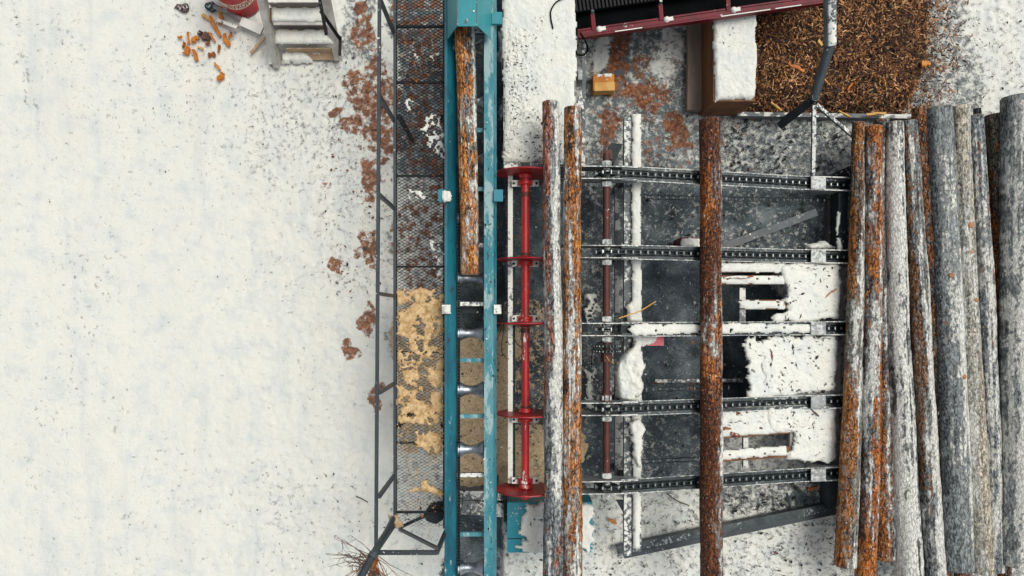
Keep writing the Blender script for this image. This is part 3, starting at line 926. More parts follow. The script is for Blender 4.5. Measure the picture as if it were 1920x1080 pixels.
def make_log(p0, p1, r0, r1, seed, label, bark, keys, bend=None, knots=(), rough=1.0, amp=1.0):
    """p0 upper end, p1 lower end in the photo (world points)"""
    p0 = Vector(p0); p1 = Vector(p1)
    L = (p1 - p0).length
    nr, nl = 40, max(20, int(L / 0.022))
    if bend is None:
        bend = .045 * math.sin(seed * 7.7)
    zz = np.linspace(0, L, nl + 1); th = np.arange(nr) * 2 * math.pi / nr
    Zg, Tg = np.meshgrid(zz, th, indexing='ij')
    rr = r0 + (r1 - r0) * Zg / L
    cx, cy = np.cos(Tg), np.sin(Tg)
    n1 = perlin(cx * 1.3 + seed * 3.1 + Zg * .6, cy * 1.3 - seed * 1.7 + Zg * .35)
    n2 = fbm(cx * 4.5 + seed * 5.3 + Zg * 0.8, cy * 4.5 + Zg * 2.6, 3)
    n3 = fbm(cx * 11 + seed, cy * 11 + Zg * 9, 2)
    rr = rr * (1 + .08 * n1) + (.009 * n2 + .005 * n3) * rough
    ox = bend * np.sin(math.pi * zz / L) + .022 * perlin(zz * .7 + seed * 2.2, zz * 0 + seed)
    oy = .010 * perlin(zz * .6 + seed * 7.2, zz * 0 - seed)
    X = cx * rr + ox[:, None]; Y = cy * rr + oy[:, None]
    v = np.stack([X, Y, Zg], -1).reshape(-1, 3)
    f = []
    for i in range(nl):
        a = i * nr; c = a + nr
        for k in range(nr):
            k2 = (k + 1) % nr
            f.append((a + k, a + k2, c + k2, c + k))
    f.append(tuple(range(nr - 1, -1, -1)))
    f.append(tuple(nl * nr + k for k in range(nr)))
    me = bpy.data.meshes.new('log')
    me.from_pydata(v.tolist(), [], f)
    sm = np.ones(len(f), bool); sm[-2:] = False
    me.polygons.foreach_set('use_smooth', sm)
    # zones of bare, grey and snowy bark: key values along the log plus patchy noise
    kt = np.array([k[0] for k in keys]) * L
    KV = [np.interp(Zg, kt, np.array([k[i] for k in keys])) for i in range(1, 6)]
    ax0 = (p1 - p0).normalized()
    xa0 = Vector((1, 0, 0)); xa0 = (xa0 - ax0 * xa0.dot(ax0)).normalized(); ya0 = ax0.cross(xa0)
    NXg = cx * xa0.x + cy * ya0.x; NZg = cx * xa0.z + cy * ya0.z
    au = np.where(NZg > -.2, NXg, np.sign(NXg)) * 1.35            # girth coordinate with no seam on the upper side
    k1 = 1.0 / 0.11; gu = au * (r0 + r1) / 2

    def patchy(o):
        return amp * (fbm(gu * 9.0 + seed * 11 + o, Zg * 2.2 + seed * 3 + o * 1.7, 3, .6) * .75 + fbm(gu * 22 + o * 3 + seed, Zg * 8.5 - seed * 5, 3, .6) * .45)
    def streak(o):
        return (.4 + .6 * amp) * fbm(gu * 26 + o + seed * 7, Zg * .55 + seed * 2 + o, 3, .6) * .8 + fbm(gu * 9 + o * 2 + seed, Zg * .3 - seed, 2) * .5
    side_shade = .30 * (np.abs(NXg) ** 3) * np.sign(-NXg)  # left flank darkened, right flank paled: side lighting painted into the bark zones
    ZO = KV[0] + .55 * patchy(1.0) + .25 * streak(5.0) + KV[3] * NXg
    ZG = KV[1] + .42 * patchy(23.0) + .55 * streak(9.0) - side_shade
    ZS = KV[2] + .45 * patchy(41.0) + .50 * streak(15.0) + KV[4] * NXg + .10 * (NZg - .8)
    at = me.attributes.new('zone', 'FLOAT_COLOR', 'POINT')
    at.data.foreach_set('color', np.stack([ZO, ZG, ZS, np.ones_like(ZO)], -1).reshape(-1).astype(np.float32))
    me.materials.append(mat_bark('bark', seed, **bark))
    me.update()
    o = bpy.data.objects.new('log', me)
    ax = (p1 - p0).normalized()
    xa = Vector((1, 0, 0)); xa = (xa - ax * xa.dot(ax)).normalized(); ya = ax.cross(xa)
    mw = Matrix((xa, ya, ax)).transposed().to_4x4(); mw.translation = p0
    o.matrix_world = mw
    put(o, None, label, 'log', 'cut logs at the sawmill infeed')
    for zc, rad, sgn in ((0, r0, -1), (L, r1, 1)):
        m = MB(); i = 0 if sgn < 0 else nl
        m.lathe((ox[i], oy[i], zc + sgn * .001), (0, 0, sgn), [(0, rad * .93), (.004, rad * .92)], 28)
        e = bpy.data.objects.new('cut_end', m.mesh('cut_end', M['cut'])); COL.objects.link(e); e.parent = o
    for zk, ang, rk in knots:          # sawn-off branch stubs; ang from straight up towards +x
        i = min(nl, int(zk / L * nl)); rad = r0 + (r1 - r0) * zk / L
        # local y points to world -z or +z: use the world up vector
        upl = mw.to_3x3().inverted() @ Vector((math.sin(ang), 0, math.cos(ang)))
        m = MB(); c = Vector((ox[i], oy[i], zk))
        m.lathe(c + upl * rad * .9, upl, [(0, rk * 1.25), (rad * .13, rk * 1.05), (rad * .16, rk * .85)], 12)
        e = bpy.data.objects.new('knot', m.mesh('knot', KNOT, 40)); COL.objects.link(e); e.parent = o
    return o


def log_px(xa, ya, wa, xb, yb, wb, z, seed, label, bark, keys, **k):
    """upper end at photo (xa, ya) wa pixels wide, lower end at (xb, yb)"""
    return make_log(W(xa, ya, z), W(xb, yb, z), S(wa, z) / 2, S(wb, z) / 2, seed, label, bark, keys, **k)


# keys: (place along the log, bare orange, grey, snow, orange lean to the right, snow lean to the right)
log_px(871, 30, 37, 880, 514, 34, 1.56, 3, 'short frosted log with a bare orange strip lying in the teal conveyor', dict(orange=(0.48, .17, .020)),
       [(0, .62, .3, .30, -.45, .35), (.30, .66, .3, .36, -.3, .32), (.42, .45, .4, .55, 0, .1), (.55, .66, .3, .36, -.2, .25), (.7, .72, .2, .34, 0, .12), (.85, .75, .2, .30, -.1, .1), (1, .85, .2, .22, 0, .0)], bend=.01)
log_px(1033, 192, 31, 1038, 1115, 38, 1.46, 1, 'white and grey log with faint orange streaks beside the red shaft', dict(orange=(0.36, .13, .05), grey=(.20, .22, .23), dark=(.04, .036, .034)),
       [(0, .40, .6, .45, -.6, .3), (.10, .42, .6, .45, -.6, .35), (.22, .28, .75, .48, -.3, .25), (.36, .38, .7, .50, -.5, .2), (.45, .45, .6, .56, -.5, .35), (.56, .35, .6, .62, -.3, .25), (.70, .22, .7, .62, 0, .1), (.80, .25, .7, .45, 0, .1), (.90, .36, .75, .30, .1, -.1), (1, .40, .8, .25, -.1, 0)], bend=.012)
log_px(1074, 203, 33, 1074, 1112, 36, 1.455, 2, 'bright orange barked log flecked with snow beside the white and grey log', dict(orange=(0.44, .155, .020), grey=(.16, .15, .12), dark=(.035, .02, .012)),
       [(0, .55, .3, .36, -.3, .2), (.08, .60, .3, .42, 0, .1), (.2, .66, .3, .42, .1, -.2), (.33, .74, .2, .36, 0, -.1), (.44, .60, .3, .48, 0, 0), (.52, .55, .3, .52, 0, 0), (.62, .70, .2, .40, 0, 0), (.72, .78, .2, .30, 0, -.1), (.85, .70, .3, .42, 0, 0), (.93, .60, .3, .44, 0, 0), (1, .75, .2, .36, 0, 0)], bend=-.010)
log_px(1331, 225, 39, 1334, 1112, 42, 1.10, 4, 'dark red brown log lying alone across the chain arms', dict(orange=(0.36, .105, .010), dark=(.060, .018, .007), grey=(.15, .045, .012)),
       [(0, .14, .4, .18, 0, .1), (.10, .20, .4, .20, -.3, .2), (.18, .48, .3, .28, -.3, .2), (.30, .18, .4, .20, -.1, .3), (.40, .42, .4, .24, 0, .1), (.47, .56, .4, .34, 0, 0), (.53, .60, .4, .22, 0, .1), (.62, .26, .4, .18, 0, .3), (.72, .12, .5, .26, 0, .45), (.82, .10, .5, .22, 0, .35), (.92, .16, .5, .24, 0, .35), (1, .14, .5, .22, 0, .25)], bend=.006, amp=.8)
# the pile on the right
log_px(1610, 231, 22, 1585, 1060, 40, .62, 5, 'outermost log of the pile, orange brown with frost, next to the chain arms', dict(orange=(0.36, .13, .018), grey=(.20, .19, .15), dark=(.05, .026, .014)),
       [(0, .58, .4, .20, 0, .2), (.15, .45, .6, .30, -.2, .3), (.33, .50, .5, .36, -.3, .3), (.42, .45, .6, .44, 0, .1), (.52, .25, .7, .52, 0, -.1), (.60, .58, .5, .44, -.5, .35), (.70, .60, .6, .38, -.4, .3), (.80, .45, .6, .46, -.4, .3), (.9, .50, .7, .40, -.4, .2), (1, .45, .7, .36, -.4, .2)])
log_px(1637, 238, 31, 1623, 1112, 36, .66, 6, 'bright rusty orange log second in the pile with bare lower end', dict(orange=(0.40, .115, .010), grey=(.22, .24, .24), dark=(.05, .022, .012)),
       [(0, .74, .4, .14, 0, 0), (.08, .60, .6, .34, .4, -.2), (.18, .66, .5, .38, .3, -.2), (.30, .72, .4, .28, 0, 0), (.42, .50, .7, .46, .3, 0), (.50, .40, .7, .50, .4, -.1), (.60, .42, .8, .42, .6, -.2), (.70, .50, .7, .34, .4, -.1), (.78, .55, .5, .40, .2, .1), (.88, .60, .4, .32, .1, .2), (.93, .85, .2, .10, 0, 0), (1, .9, .2, .12, 0, 0)])
log_px(1652, 226, 27, 1660, 1047, 42, .54, 7, 'brown log sunk low between the rusty orange log and the white mottled one', dict(orange=(0.30, .10, .014), grey=(.20, .225, .24)),
       [(0, .50, .5, .20, 0, 0), (.12, .1, .9, .40, 0, 0), (.45, .1, .8, .46, 0, 0), (.55, .45, .3, .36, -.2, .2), (.70, .52, .3, .40, -.3, .4), (.85, .60, .4, .40, -.4, .5), (1, .60, .4, .30, -.3, .3)])
log_px(1677, 230, 30, 1707, 1114, 50, .66, 8, 'white mottled log with black bark flecks in the pile', dict(grey=(.18, .19, .19), dark=(.03, .03, .032)),
       [(0, .0, .4, .52, 0, -.1), (.10, .0, .4, .60, 0, -.15), (.22, .05, .4, .76, 0, -.05), (.40, .1, .5, .72, 0, -.1), (.55, .05, .4, .64, 0, 0), (.70, .0, .4, .70, 0, -.2), (.85, .0, .3, .82, 0, -.35), (1, .0, .3, .78, 0, -.35)])
log_px(1704, 228, 30, 1752, 1100, 40, .60, 9, 'grey frosted log with brown streaks leaning on the white mottled log', dict(orange=(.26, .12, .035), grey=(.19, .21, .215)),
       [(0, .46, .7, .30, -.2, 0), (.10, .40, .7, .44, 0, .1), (.25, .38, .7, .40, -.2, .1), (.40, .45, .7, .42, -.3, .3), (.55, .44, .6, .54, -.4, .4), (.70, .35, .6, .62, -.4, .3), (.85, .22, .6, .62, -.2, .2), (1, .1, .6, .58, 0, .1)])
log_px(1725, 203, 30, 1768, 1090, 30, .52, 10, 'thin brown log half hidden left of the thick slate grey log', dict(orange=(.30, .115, .025)),
       [(0, .62, .4, .15, 0, .1), (.1, .60, .5, .24, -.2, .2), (.35, .48, .6, .34, 0, .2), (.5, .42, .3, .22, 0, 0), (1, .46, .3, .22, 0, 0)])
log_px(1761, 203, 44, 1797, 1066, 52, .64, 12, 'thick slate grey log with thin snow streaks in the pile', dict(grey=(.25, .275, .275), dark=(.06, .068, .072), orange=(.42, .20, .08), plates=.5),
       [(0, -.2, .80, .30, 0, .0), (.10, -.2, .75, .46, 0, .0), (.25, -.1, .75, .46, 0, .2), (.38, .16, .7, .52, -.1, .25), (.50, .18, .65, .60, -.1, .3), (.60, .15, .65, .56, 0, .35), (.72, .05, .7, .56, 0, .15), (.85, -.2, .75, .44, 0, .25), (1, -.2, .8, .38, 0, .2)], knots=[(2.35, -.3, .03), (3.75, .35, .035)], bend=.02, amp=.6)
log_px(1800, 200, 30, 1842, 1072, 40, .62, 13, 'pale cream birch log in the pile', dict(grey=(.52, .47, .37), dark=(.13, .125, .105), orange=(.5, .3, .12), rings=.7, plates=.25),
       [(0, .05, .85, .36, 0, .25), (.15, .05, .8, .42, 0, .2), (.30, .12, .6, .50, 0, 0), (.42, .2, .5, .54, 0, 0), (.55, .15, .6, .46, 0, 0), (.62, .1, .95, .26, 0, -.35), (.75, .05, 1, .22, 0, -.45), (1, .05, 1, .22, 0, -.40)], knots=[(1.68, .1, .038), (2.05, .0, .022), (2.72, .3, .03)], amp=.75)
log_px(1828, 218, 28, 1867, 1070, 30, .60, 14, 'narrow blue grey log pressed against the right of the birch log', dict(grey=(.21, .24, .265), dark=(.045, .05, .065), orange=(.34, .15, .06)),
       [(0, .25, .7, .30, 0, 0), (.15, .36, .7, .46, 0, 0), (.30, .44, .7, .46, .2, 0), (.45, .33, .7, .58, .2, 0), (.6, .1, .7, .64, 0, 0), (.8, -.1, .7, .66, 0, 0), (1, -.1, .75, .56, 0, 0)])
log_px(1866, 216, 33, 1884, 1095, 22, .46, 15, 'dark olive brown log in the gap left of the thick white frosted log', dict(grey=(.17, .145, .10), dark=(.035, .024, .016), orange=(.30, .10, .015)),
       [(0, .2, .7, .16, 0, .1), (.15, .30, .7, .30, -.2, .3), (.30, .50, .5, .36, -.2, .35), (.42, .50, .3, .30, -.3, .2), (.5, .52, .2, .24, 0, 0), (1, .40, .2, .22, 0, 0)])
log_px(1910, 183, 58, 1910, 1057, 64, .68, 16, 'thickest white frosted log at the right edge of the picture', dict(grey=(.28, .305, .30), dark=(.07, .076, .076), orange=(.45, .22, .10), plates=.5),
       [(0, .05, .75, .50, -.2, .1), (.1, .0, .75, .62, 0, .1), (.25, .0, .7, .74, 0, .15), (.5, .05, .7, .80, 0, .2), (.75, .0, .7, .80, 0, .2), (.9, 0, .7, .70, 0, .1), (1, 0, .7, .6, 0, 0)], bend=0)
log_px(1962, 190, 46, 1964, 1075, 50, .60, 17, 'frosted log beyond the thickest white log', dict(), [(0, .3, .6, .5, 0, 0), (1, .3, .6, .5, 0, 0)])
log_px(1803, 1020, 30, 1804, 1120, 30, .36, 18, 'reddish log end sticking out below the thick slate grey log', dict(orange=(.32, .10, .03)), [(0, .6, .3, .3, 0, 0), (1, .6, .3, .3, 0, 0)])
log_px(1832, 204, 12, 1838, 700, 14, .40, 19, 'thin dark blue pole deep between the birch log and the olive brown log', dict(dark=(.02, .024, .035)), [(0, 0, .4, .3, 0, 0), (1, 0, .4, .3, 0, 0)])


# ------------------------------------------------------------------ teal roller conveyor
def build_conveyor():
    t = thing('roller_conveyor', 'long teal roller conveyor carrying one log under a hood', 'conveyor', W(884, 500, 0))
    ZT = 1.52
    yt, yb = W(0, -80, ZT).y, W(0, 1120, ZT).y
    X = lambda px, z: (px - NX) * (CAM_H - z) / FPX
    # left rail: pale flange outside, steep wall inside
    prof = [(X(833.5, ZT), ZT), (X(839, ZT), ZT), (X(840, ZT), ZT - .01), (X(856, ZT - .10), ZT - .10), (X(857, 1.30), 1.28), (X(835, 1.28), 1.28)]
    m = MB(); m.prism([(x, yt, z) for x, z in prof], (0, yb - yt, 0)); m.build('side_rail', M['teal'], t)
    prof = [(X(907.5, ZT), ZT), (X(925, ZT), ZT), (X(931, ZT - .06), ZT - .10), (X(930, 1.28), 1.28), (X(909, 1.28), 1.28)]
    m = MB(); m.prism([(x, yt, z) for x, z in prof], (0, yb - yt, 0)); m.build('side_rail', M['teal_dusty'], t, label='right teal side rail dusted with frost')
    # drive chain along the inside of the left rail
    m = MB(); a = W(860, -80, 1.40); b = W(860, 1120, 1.40)
    m.bar(a, b, .03, .05); m.build('chain_guard', M['black'], t)
    me = None
    lm = MB(); lm.box((0, .014, 0), .026, .020, .02); lm.box((-.016, .016, 0), .005, .032, .026); lm.box((.016, .016, 0), .005, .032, .026)
    me = lm.mesh('chain_link', M['chain'])
    y = a.y; n = 0
    while y > W(0, 1085, 1.44).y and n < 260:
        o = bpy.data.objects.new('chain_link', me); o.location = (W(860, 0, 1.44).x, y, 1.432); put(o, t); y -= .040; n += 1
    for py, mt in ((60, 'steel_frost'), (190, 'steel_frost'), (245, 'teal_dusty'), (355, 'teal_dusty'), (460, 'steel_frost'), (570, 'plate_snow'), (675, 'teal_dusty'), (780, 'teal_dusty'), (890, 'plate_snow'), (1001, 'teal_dusty')):
        m = MB(); m.bar(W(857, py, 1.40), W(908, py, 1.40), .052, .05); m.build('cross_bar', M[mt], t)
    prof = [(-.170, .104), (-.160, .112), (-.150, .110), (-.075, .066), (0, .050), (.075, .066), (.150, .110), (.160, .112), (.170, .104)]
    pr = MB(); pr.lathe((0, 0, 0), (1, 0, 0), prof, 28); rme = pr.mesh('roller', M['polished'], 35)
    fl = MB(); fl.lathe((-.176, 0, 0), (1, 0, 0), [(0, .116), (.006, .116)], 24); fl.lathe((.170, 0, 0), (1, 0, 0), [(0, .116), (.006, .116)], 24)
    fme = fl.mesh('flange', M['teal'], 35)
    ax = MB(); ax.lathe((-.2, 0, 0), (1, 0, 0), [(0, .022), (.4, .022)], 10); ame = ax.mesh('axle', M['steel_dark'], 35)
    for py in (90, 197, 304, 411, 521, 625, 731, 842, 1064):
        o = put(bpy.data.objects.new('roller', rme), t); o.location = W(883, py, 1.34)
        for nm, mm in (('flange', fme), ('axle', ame)):
            c = bpy.data.objects.new(nm, mm); COL.objects.link(c); c.parent = o
    # hood
    zt, zb = 2.0, 1.62
    hp = [(X(839, zb), zb), (X(856.5, zt), zt), (X(895.5, zt), zt), (X(921, zb), zb)]
    y0, y1 = W(0, -120, zt).y, W(0, 49, zt).y
    m = MB(); inner = [(x * 1.0, z - .012) for x, z in hp]
    ring = hp + [(hp[3][0] - .012, hp[3][1])] + [(hp[2][0] - .004, hp[2][1] - .014), (hp[1][0] + .004, hp[1][1] - .014)] + [(hp[0][0] + .012, hp[0][1])]
    m.prism([(x, y0, z) for x, z in ring], (0, y1 - y0, 0)); h = m.build('hood', M['teal_hood'], t)
    for px, py in ((875, 38), (888, 21), (873, 42)):
        m = MB(); p = W(px, py, zt); m.lathe(p, (0, 0, 1), [(-.005, .016), (.008, .014), (.011, .006)], 10); m.build('bolt', M['steel_frost'], h, 40)
    for px in (858, 894):
        m = MB(); m.bar(W(px, -100, zt + .002), W(px, 48, zt + .002), .010, .006); m.build('seam', M['steel_frost'], h)
    # clamps outside the rails
    for px0, px1, py, mt in ((922, 942, 35, 'teal_hood'), (822, 834, 367, 'teal_box'), (926, 943, 367, 'teal_box'), (829, 845, 580, 'plate_snow'), (926, 940, 580, 'plate_snow')):
        m = MB(); a = W(px0, py, ZT + .02); b = W(px1, py, ZT + .02); m.bar(a, b, S(22, ZT) if py < 500 else S(17, ZT), .05); m.build('bracket', M[mt], t)
    for py, w in ((367, 20), (580, 14)):
        m = MB(); m.bar(W(838, py, 1.25), W(930, py, 1.25), S(w, 1.25), .06); m.build('clamp_bar', M['steel_dark'], t)
    for px0, px1, py in ((829, 848, 367),):
        snow_patch('snow_cap', [(828, 358), (846, 357), (847, 378), (832, 379), (826, 370)], flat(ZT + .045), M['snow_clean'], t, .025, 1.5, 1.5, seed=4)
    snow_patch('snow_cap', [(829, 572), (846, 572), (846, 589), (829, 589)], flat(ZT + .045), M['snow_clean'], t, .025, 1.5, 1.2, seed=5)
    for py in (20, 300, 620, 940):
        for px in (838, 926):
            m = MB(); p = W(px, py, 1.28); m.bar((p.x, p.y, 0), (p.x, p.y, 1.28), .08, .08, (0, 1, 0)); m.build('leg', M['teal'], t)


build_conveyor()
fc = flat(1.525)
debris((908, 90, 926, 1080), fc, 160, .012, .05, [(.01, .06, .08), (.02, .03, .03), (.6, .65, .64)])

# conveyor foundation beams under its lower end
t = thing('foundation_beam', 'grey concrete foundation beam crossing under the lower teal conveyor', 'beam', W(890, 945, 0))
m = MB(); m.bar(W(838, 944, .30), W(952, 952, .30), .20, .28); m.build('beam', M['concrete'], t)
m = MB(); m.bar(W(840, 925, .34), W(945, 926, .34), .13, .22); m.build('ledge', M['concrete'], t)
m = MB(); m.bar(W(947, 918, .4), W(948, 972, .4), .05, .35); m.build('end_plate', M['steel_dark'], t)
debris((842, 915, 945, 965), flat(.46), 250, .015, .06, DARK + PALE)
wire('twig', [W(868, 925, .47), W(867, 945, .50), W(862, 965, .46), W(863, 980, .2)], .007, M['twig'], 'dark thin twig lying across the concrete beam under the conveyor', 'twig')


# ------------------------------------------------------------------ red kicker shaft
def build_kicker():
    t = thing('kicker_shaft', 'bright red shaft with five red discs left of the white and grey log', 'shaft', W(985, 610, 0))
    z = 1.12
    x = W(985, 0, z).x
    Y = lambda py: W(0, py, z).y
    m = MB(); m.tube([(x, Y(318), z), (x, Y(935), z)], .052, 16); m.build('shaft', M['red'], t, 40)
    for py, ty in ((325, .0), (487, 0), (606, 0), (775, 0), (917, .0)):
        y = Y(py)
        m = MB(); sg = 1 if py < 590 else -1
        m.lathe((x, y, z), (0, sg, 0), [(-.010, .395), (.004, .40), (.008, .39), (.016, .26), (.03, .12), (.05, .07)], 48)
        dd = m.build('disc', M['red_disc'], t, 30)
        m = MB(); m.lathe((x, y - sg * .02, z), (0, -sg, 0), [(0, .09), (.05, .075), (.055, .06)], 20); m.build('hub', M['red'], dd, 40)
    for py in (343, 494, 597, 787, 902):
        y = Y(py)
        m = MB(); m.lathe((x, y - .025, z), (0, 1, 0), [(0, .078), (.012, .085), (.04, .085), (.05, .078)], 20); m.build('collar', M['red'], t, 40)
        b = MB(); b.box((x, y, z - .045), .36, .085, .03); bo = b.build('bearing_bracket', M['plate_snow'], t)
        m = MB(); m.box((x, y, z - .02), .20, .07, .05); m.build('bearing_block', M['red_disc'], bo)
        for dx in (-.15, .15):
            m = MB(); m.lathe((x + dx, y, z - .03), (0, 0, 1), [(0, .016), (.022, .016), (.026, .008)], 6); m.build('bolt', M['steel_dark'], bo)
    for py in (365, 478, 620, 765):
        m = MB(); m.lathe((x, Y(py), z), (0, 1, 0), [(-.03, .062), (.03, .062)], 16); m.build('bushing', M['rust_shaft'], t, 40)
    m = MB(); m.bar(W(957, 312, .98), W(957, 905, .98), S(9, .98), .06); m.build('support_angle', M['plate_snow'], t)
    m = MB(); m.bar(W(963, 318, .86), W(963, 900, .86), S(6, .86), .22); m.build('support_web', M['steel_dark'], t)
    m = MB(); m.box((x, Y(318) + .04, z), .12, .08, .16); m.build('end_bearing', M['steel_dark'], t)
    m = MB(); m.bar(W(945, 312, 1.08), W(1030, 312, 1.08), .07, .05); m.build('end_bracket', M['steel_frost'], t)
    for py in (340, 600, 900):
        m = MB(); p = W(960, py, .9); m.bar((p.x, p.y, 0), (p.x, p.y, .9), .07, .07, (0, 1, 0)); m.build('leg', M['steel_dark'], t)


build_kicker()
for i, (pp, lb) in enumerate((([W(930, 640, .9), W(945, 610, 1.05), W(940, 655, .5), W(950, 672, .2)], 'thin dry twigs caught beside the pale bar left of the red shaft, middle'),
                              ([W(1000, 772, 1.25), W(1010, 755, 1.2), W(1017, 745, 1.2)], 'small twig caught between the red shaft and the white log'),
                              ([W(962, 632, 1.05), W(970, 645, .9), W(978, 652, .8)], 'short twig hanging right of the pale bar beside the red shaft'))):
    wire('twig', pp, .006, M['twig'], lb, 'twig')


# ------------------------------------------------------------------ chain arms
ARM_Y = [1.858, 0.824, -0.193, -1.235, -2.26]
ARM_LABEL = ['uppermost chain arm, crossing the slate ground with a return chain hanging below it', 'second chain arm from the top, passing above the slotted snowy deck',
             'middle chain arm, buried under snow', 'fourth chain arm from the top, above the lower snowy deck', 'lowest chain arm, nearest the long steel channel']


def link_mesh(outer):
    m = MB(); w = .030 if outer else .022
    for s in (-1, 1):
        m.box((0, s * w, 0), .130, .007, .034)
    m.mi = 1
    if outer:
        for s in (-1, 1):
            m.lathe((s * .0525, -w - .004, .004), (0, 1, 0), [(0, .010), (2 * w + .008, .010)], 8)
    else:
        for s in (-1, 1):
            m.lathe((s * .0525, -w + .003, 0), (0, 1, 0), [(0, .0135), (2 * w - .006, .0135)], 8)
    return m.mesh('chain_link', [M['chain'], M['chain_pin']])


LINKS = [link_mesh(True), link_mesh(False)]
spm = MB()
for k in range(18):
    a = k * 2 * math.pi / 18
    spm.box((0, 0, 0), .001, .001, .001) if False else None
teeth = []
for k in range(36):
    a = k * 2 * math.pi / 36; r = .150 if k % 2 else .122
    teeth.append((math.cos(a) * r, -.012, math.sin(a) * r))
spm.prism(teeth, (0, .024, 0)); SPROCKET = spm.mesh('sprocket', M['steel_dark'])


def chain_run(path, parent, y, start=0):
    """links along a polyline in the x-z plane"""
    P = [Vector((p[0], y, p[1])) for p in path]
    seg = [(P[i + 1] - P[i]).length for i in range(len(P) - 1)]; tot = sum(seg)
    s = .04; n = 0
    while s < tot - .04:
        acc = 0
        for i, l in enumerate(seg):
            if acc + l >= s:
                tt = (s - acc) / l; p = P[i].lerp(P[i + 1], tt); dv = P[i + 1] - P[i]; break
            acc += l
        o = bpy.data.objects.new('chain_link', LINKS[(n + start) % 2])
        o.location = p; o.rotation_euler = (0, -math.atan2(dv.z, dv.x), 0)
        put(o, parent); n += 1; s += .105


def build_arm(i):
    y = ARM_Y[i]
    t = thing('chain_arm', ARM_LABEL[i], 'chain conveyor', (1.25, y, 0), 'five chain arms feeding logs from the pile')
    xs, xe = 1.43, 4.99
    zs = lambda x: arm_z(x)
    for s in (-1, 1):
        yy = y + s * .080
        pl = [(.50, 1.235), (.62, 1.285), (1.0, 1.30), (1.42, 1.275), (1.66, 1.21), (1.66, 1.04), (1.3, .98), (.8, 1.02), (.55, 1.10)]
        m = MB(); m.prism([(a, yy - .006, b) for a, b in pl], (0, .012, 0)); m.build('side_plate', M['steel_edge'], t)
        yy = y + s * .056
        m = MB(); m.bar((xs, yy, zs(xs) - .065), (xe, yy, zs(xe) - .065), .012, .11); m.build('side_channel', M['steel_arm'], t)
        m = MB(); m.bar((xs, yy + s * .036, zs(xs) - .012), (xe, yy + s * .036, zs(xe) - .012), .008, .012); m.build('edge_strip', M['steel_edge'], t)
        m = MB(); m.bar((xs, yy + s * .020, zs(xs) - .02), (xe, yy + s * .020, zs(xe) - .02), .028, .010); m.build('flange', M['steel_arm'], t)
    m = MB(); m.bar((xs, y, zs(xs) - .06), (xe, y, zs(xe) - .06), .104, .02); m.build('slide_bed', M['steel_dark'], t)
    # sprocket and chain
    o = put(bpy.data.objects.new('sprocket', SPROCKET), t); o.location = (1.25, y, 1.155)
    m = MB(); m.lathe((1.25, y - .07, 1.155), (0, 1, 0), [(0, .06), (.14, .06)], 16); m.build('hub', M['steel_frost'], t, 40)
    yc = y + (.012 if y > 0 else -.012)
    arc = [(1.25 - .15 * math.sin(a), 1.155 + .15 * math.cos(a)) for a in [R(q) for q in (100, 80, 60, 40, 20, 0)]]
    if i != 2:
        chain_run(arc + [(1.45, zs(1.45) + .0), (5.0, zs(5.0) - .0)], t, y, i)
    else:
        chain_run(arc + [(1.36, 1.29)], t, y)
        chain_run([(4.42, zs(4.42)), (4.9, zs(4.9))], t, y)
    if i in (0, 3, 4):
        yo = y - math.copysign(.17, y)
        ln = {0: 5.0, 3: 3.2, 4: 2.75}[i]
        z0 = .50 if i == 0 else .55
        chain_run([(1.62, z0), (2.2, z0 - .14), (ln, max(.06, z0 - .14 - .16 * (ln - 2.2)))], t, yo)
    m = MB(); m.bar((5.0, y, .20), (7.75, y, .20), .16, .36); m.build('bearer', M['concrete_dark'], t)
    # stop plates and snowy bridge plate at the far end
    for s in (-1, 1):
        x0, x1 = 4.13, 4.86
        m = MB(); yy = y + s * .092
        m.prism([(x0, yy - .006, zs(x0) + .01), (x1 + .2, yy - .006, zs(x1) + .06), (x1 + .2, yy - .006, .12), (x0 + .3, yy - .006, .2)], (0, .014, 0)); m.build('stop_plate', M['steel_edge'], t)
    xc = WD(1531, 600).x
    m = MB(); m.bar((xc - .115, y, zs(xc - .11) + .055), (xc + .115, y, zs(xc + .11) + .055), .175, .014); m.build('bridge_plate', M['plate_frost'], t)
    for xl in (1.55, 4.7):
        m = MB(); m.bar((xl, y, 0), (xl, y, zs(xl) - .08), .09, .09, (0, 1, 0)); m.build('leg', M['steel_dark'], t)
    if i == 2:
        yp = NY - y * FPX / 9.2
        snow_patch('snow_cover', [(1185, 606), (1480, 606), (1548, 607), (1548, 625), (1300, 626), (1190, 630), (1175, 620)], deckmap, M['snow_grey'], t, .03, 2, 2.0, seed=8, base=.0, gaps=.08)


for i in range(5):
    build_arm(i)

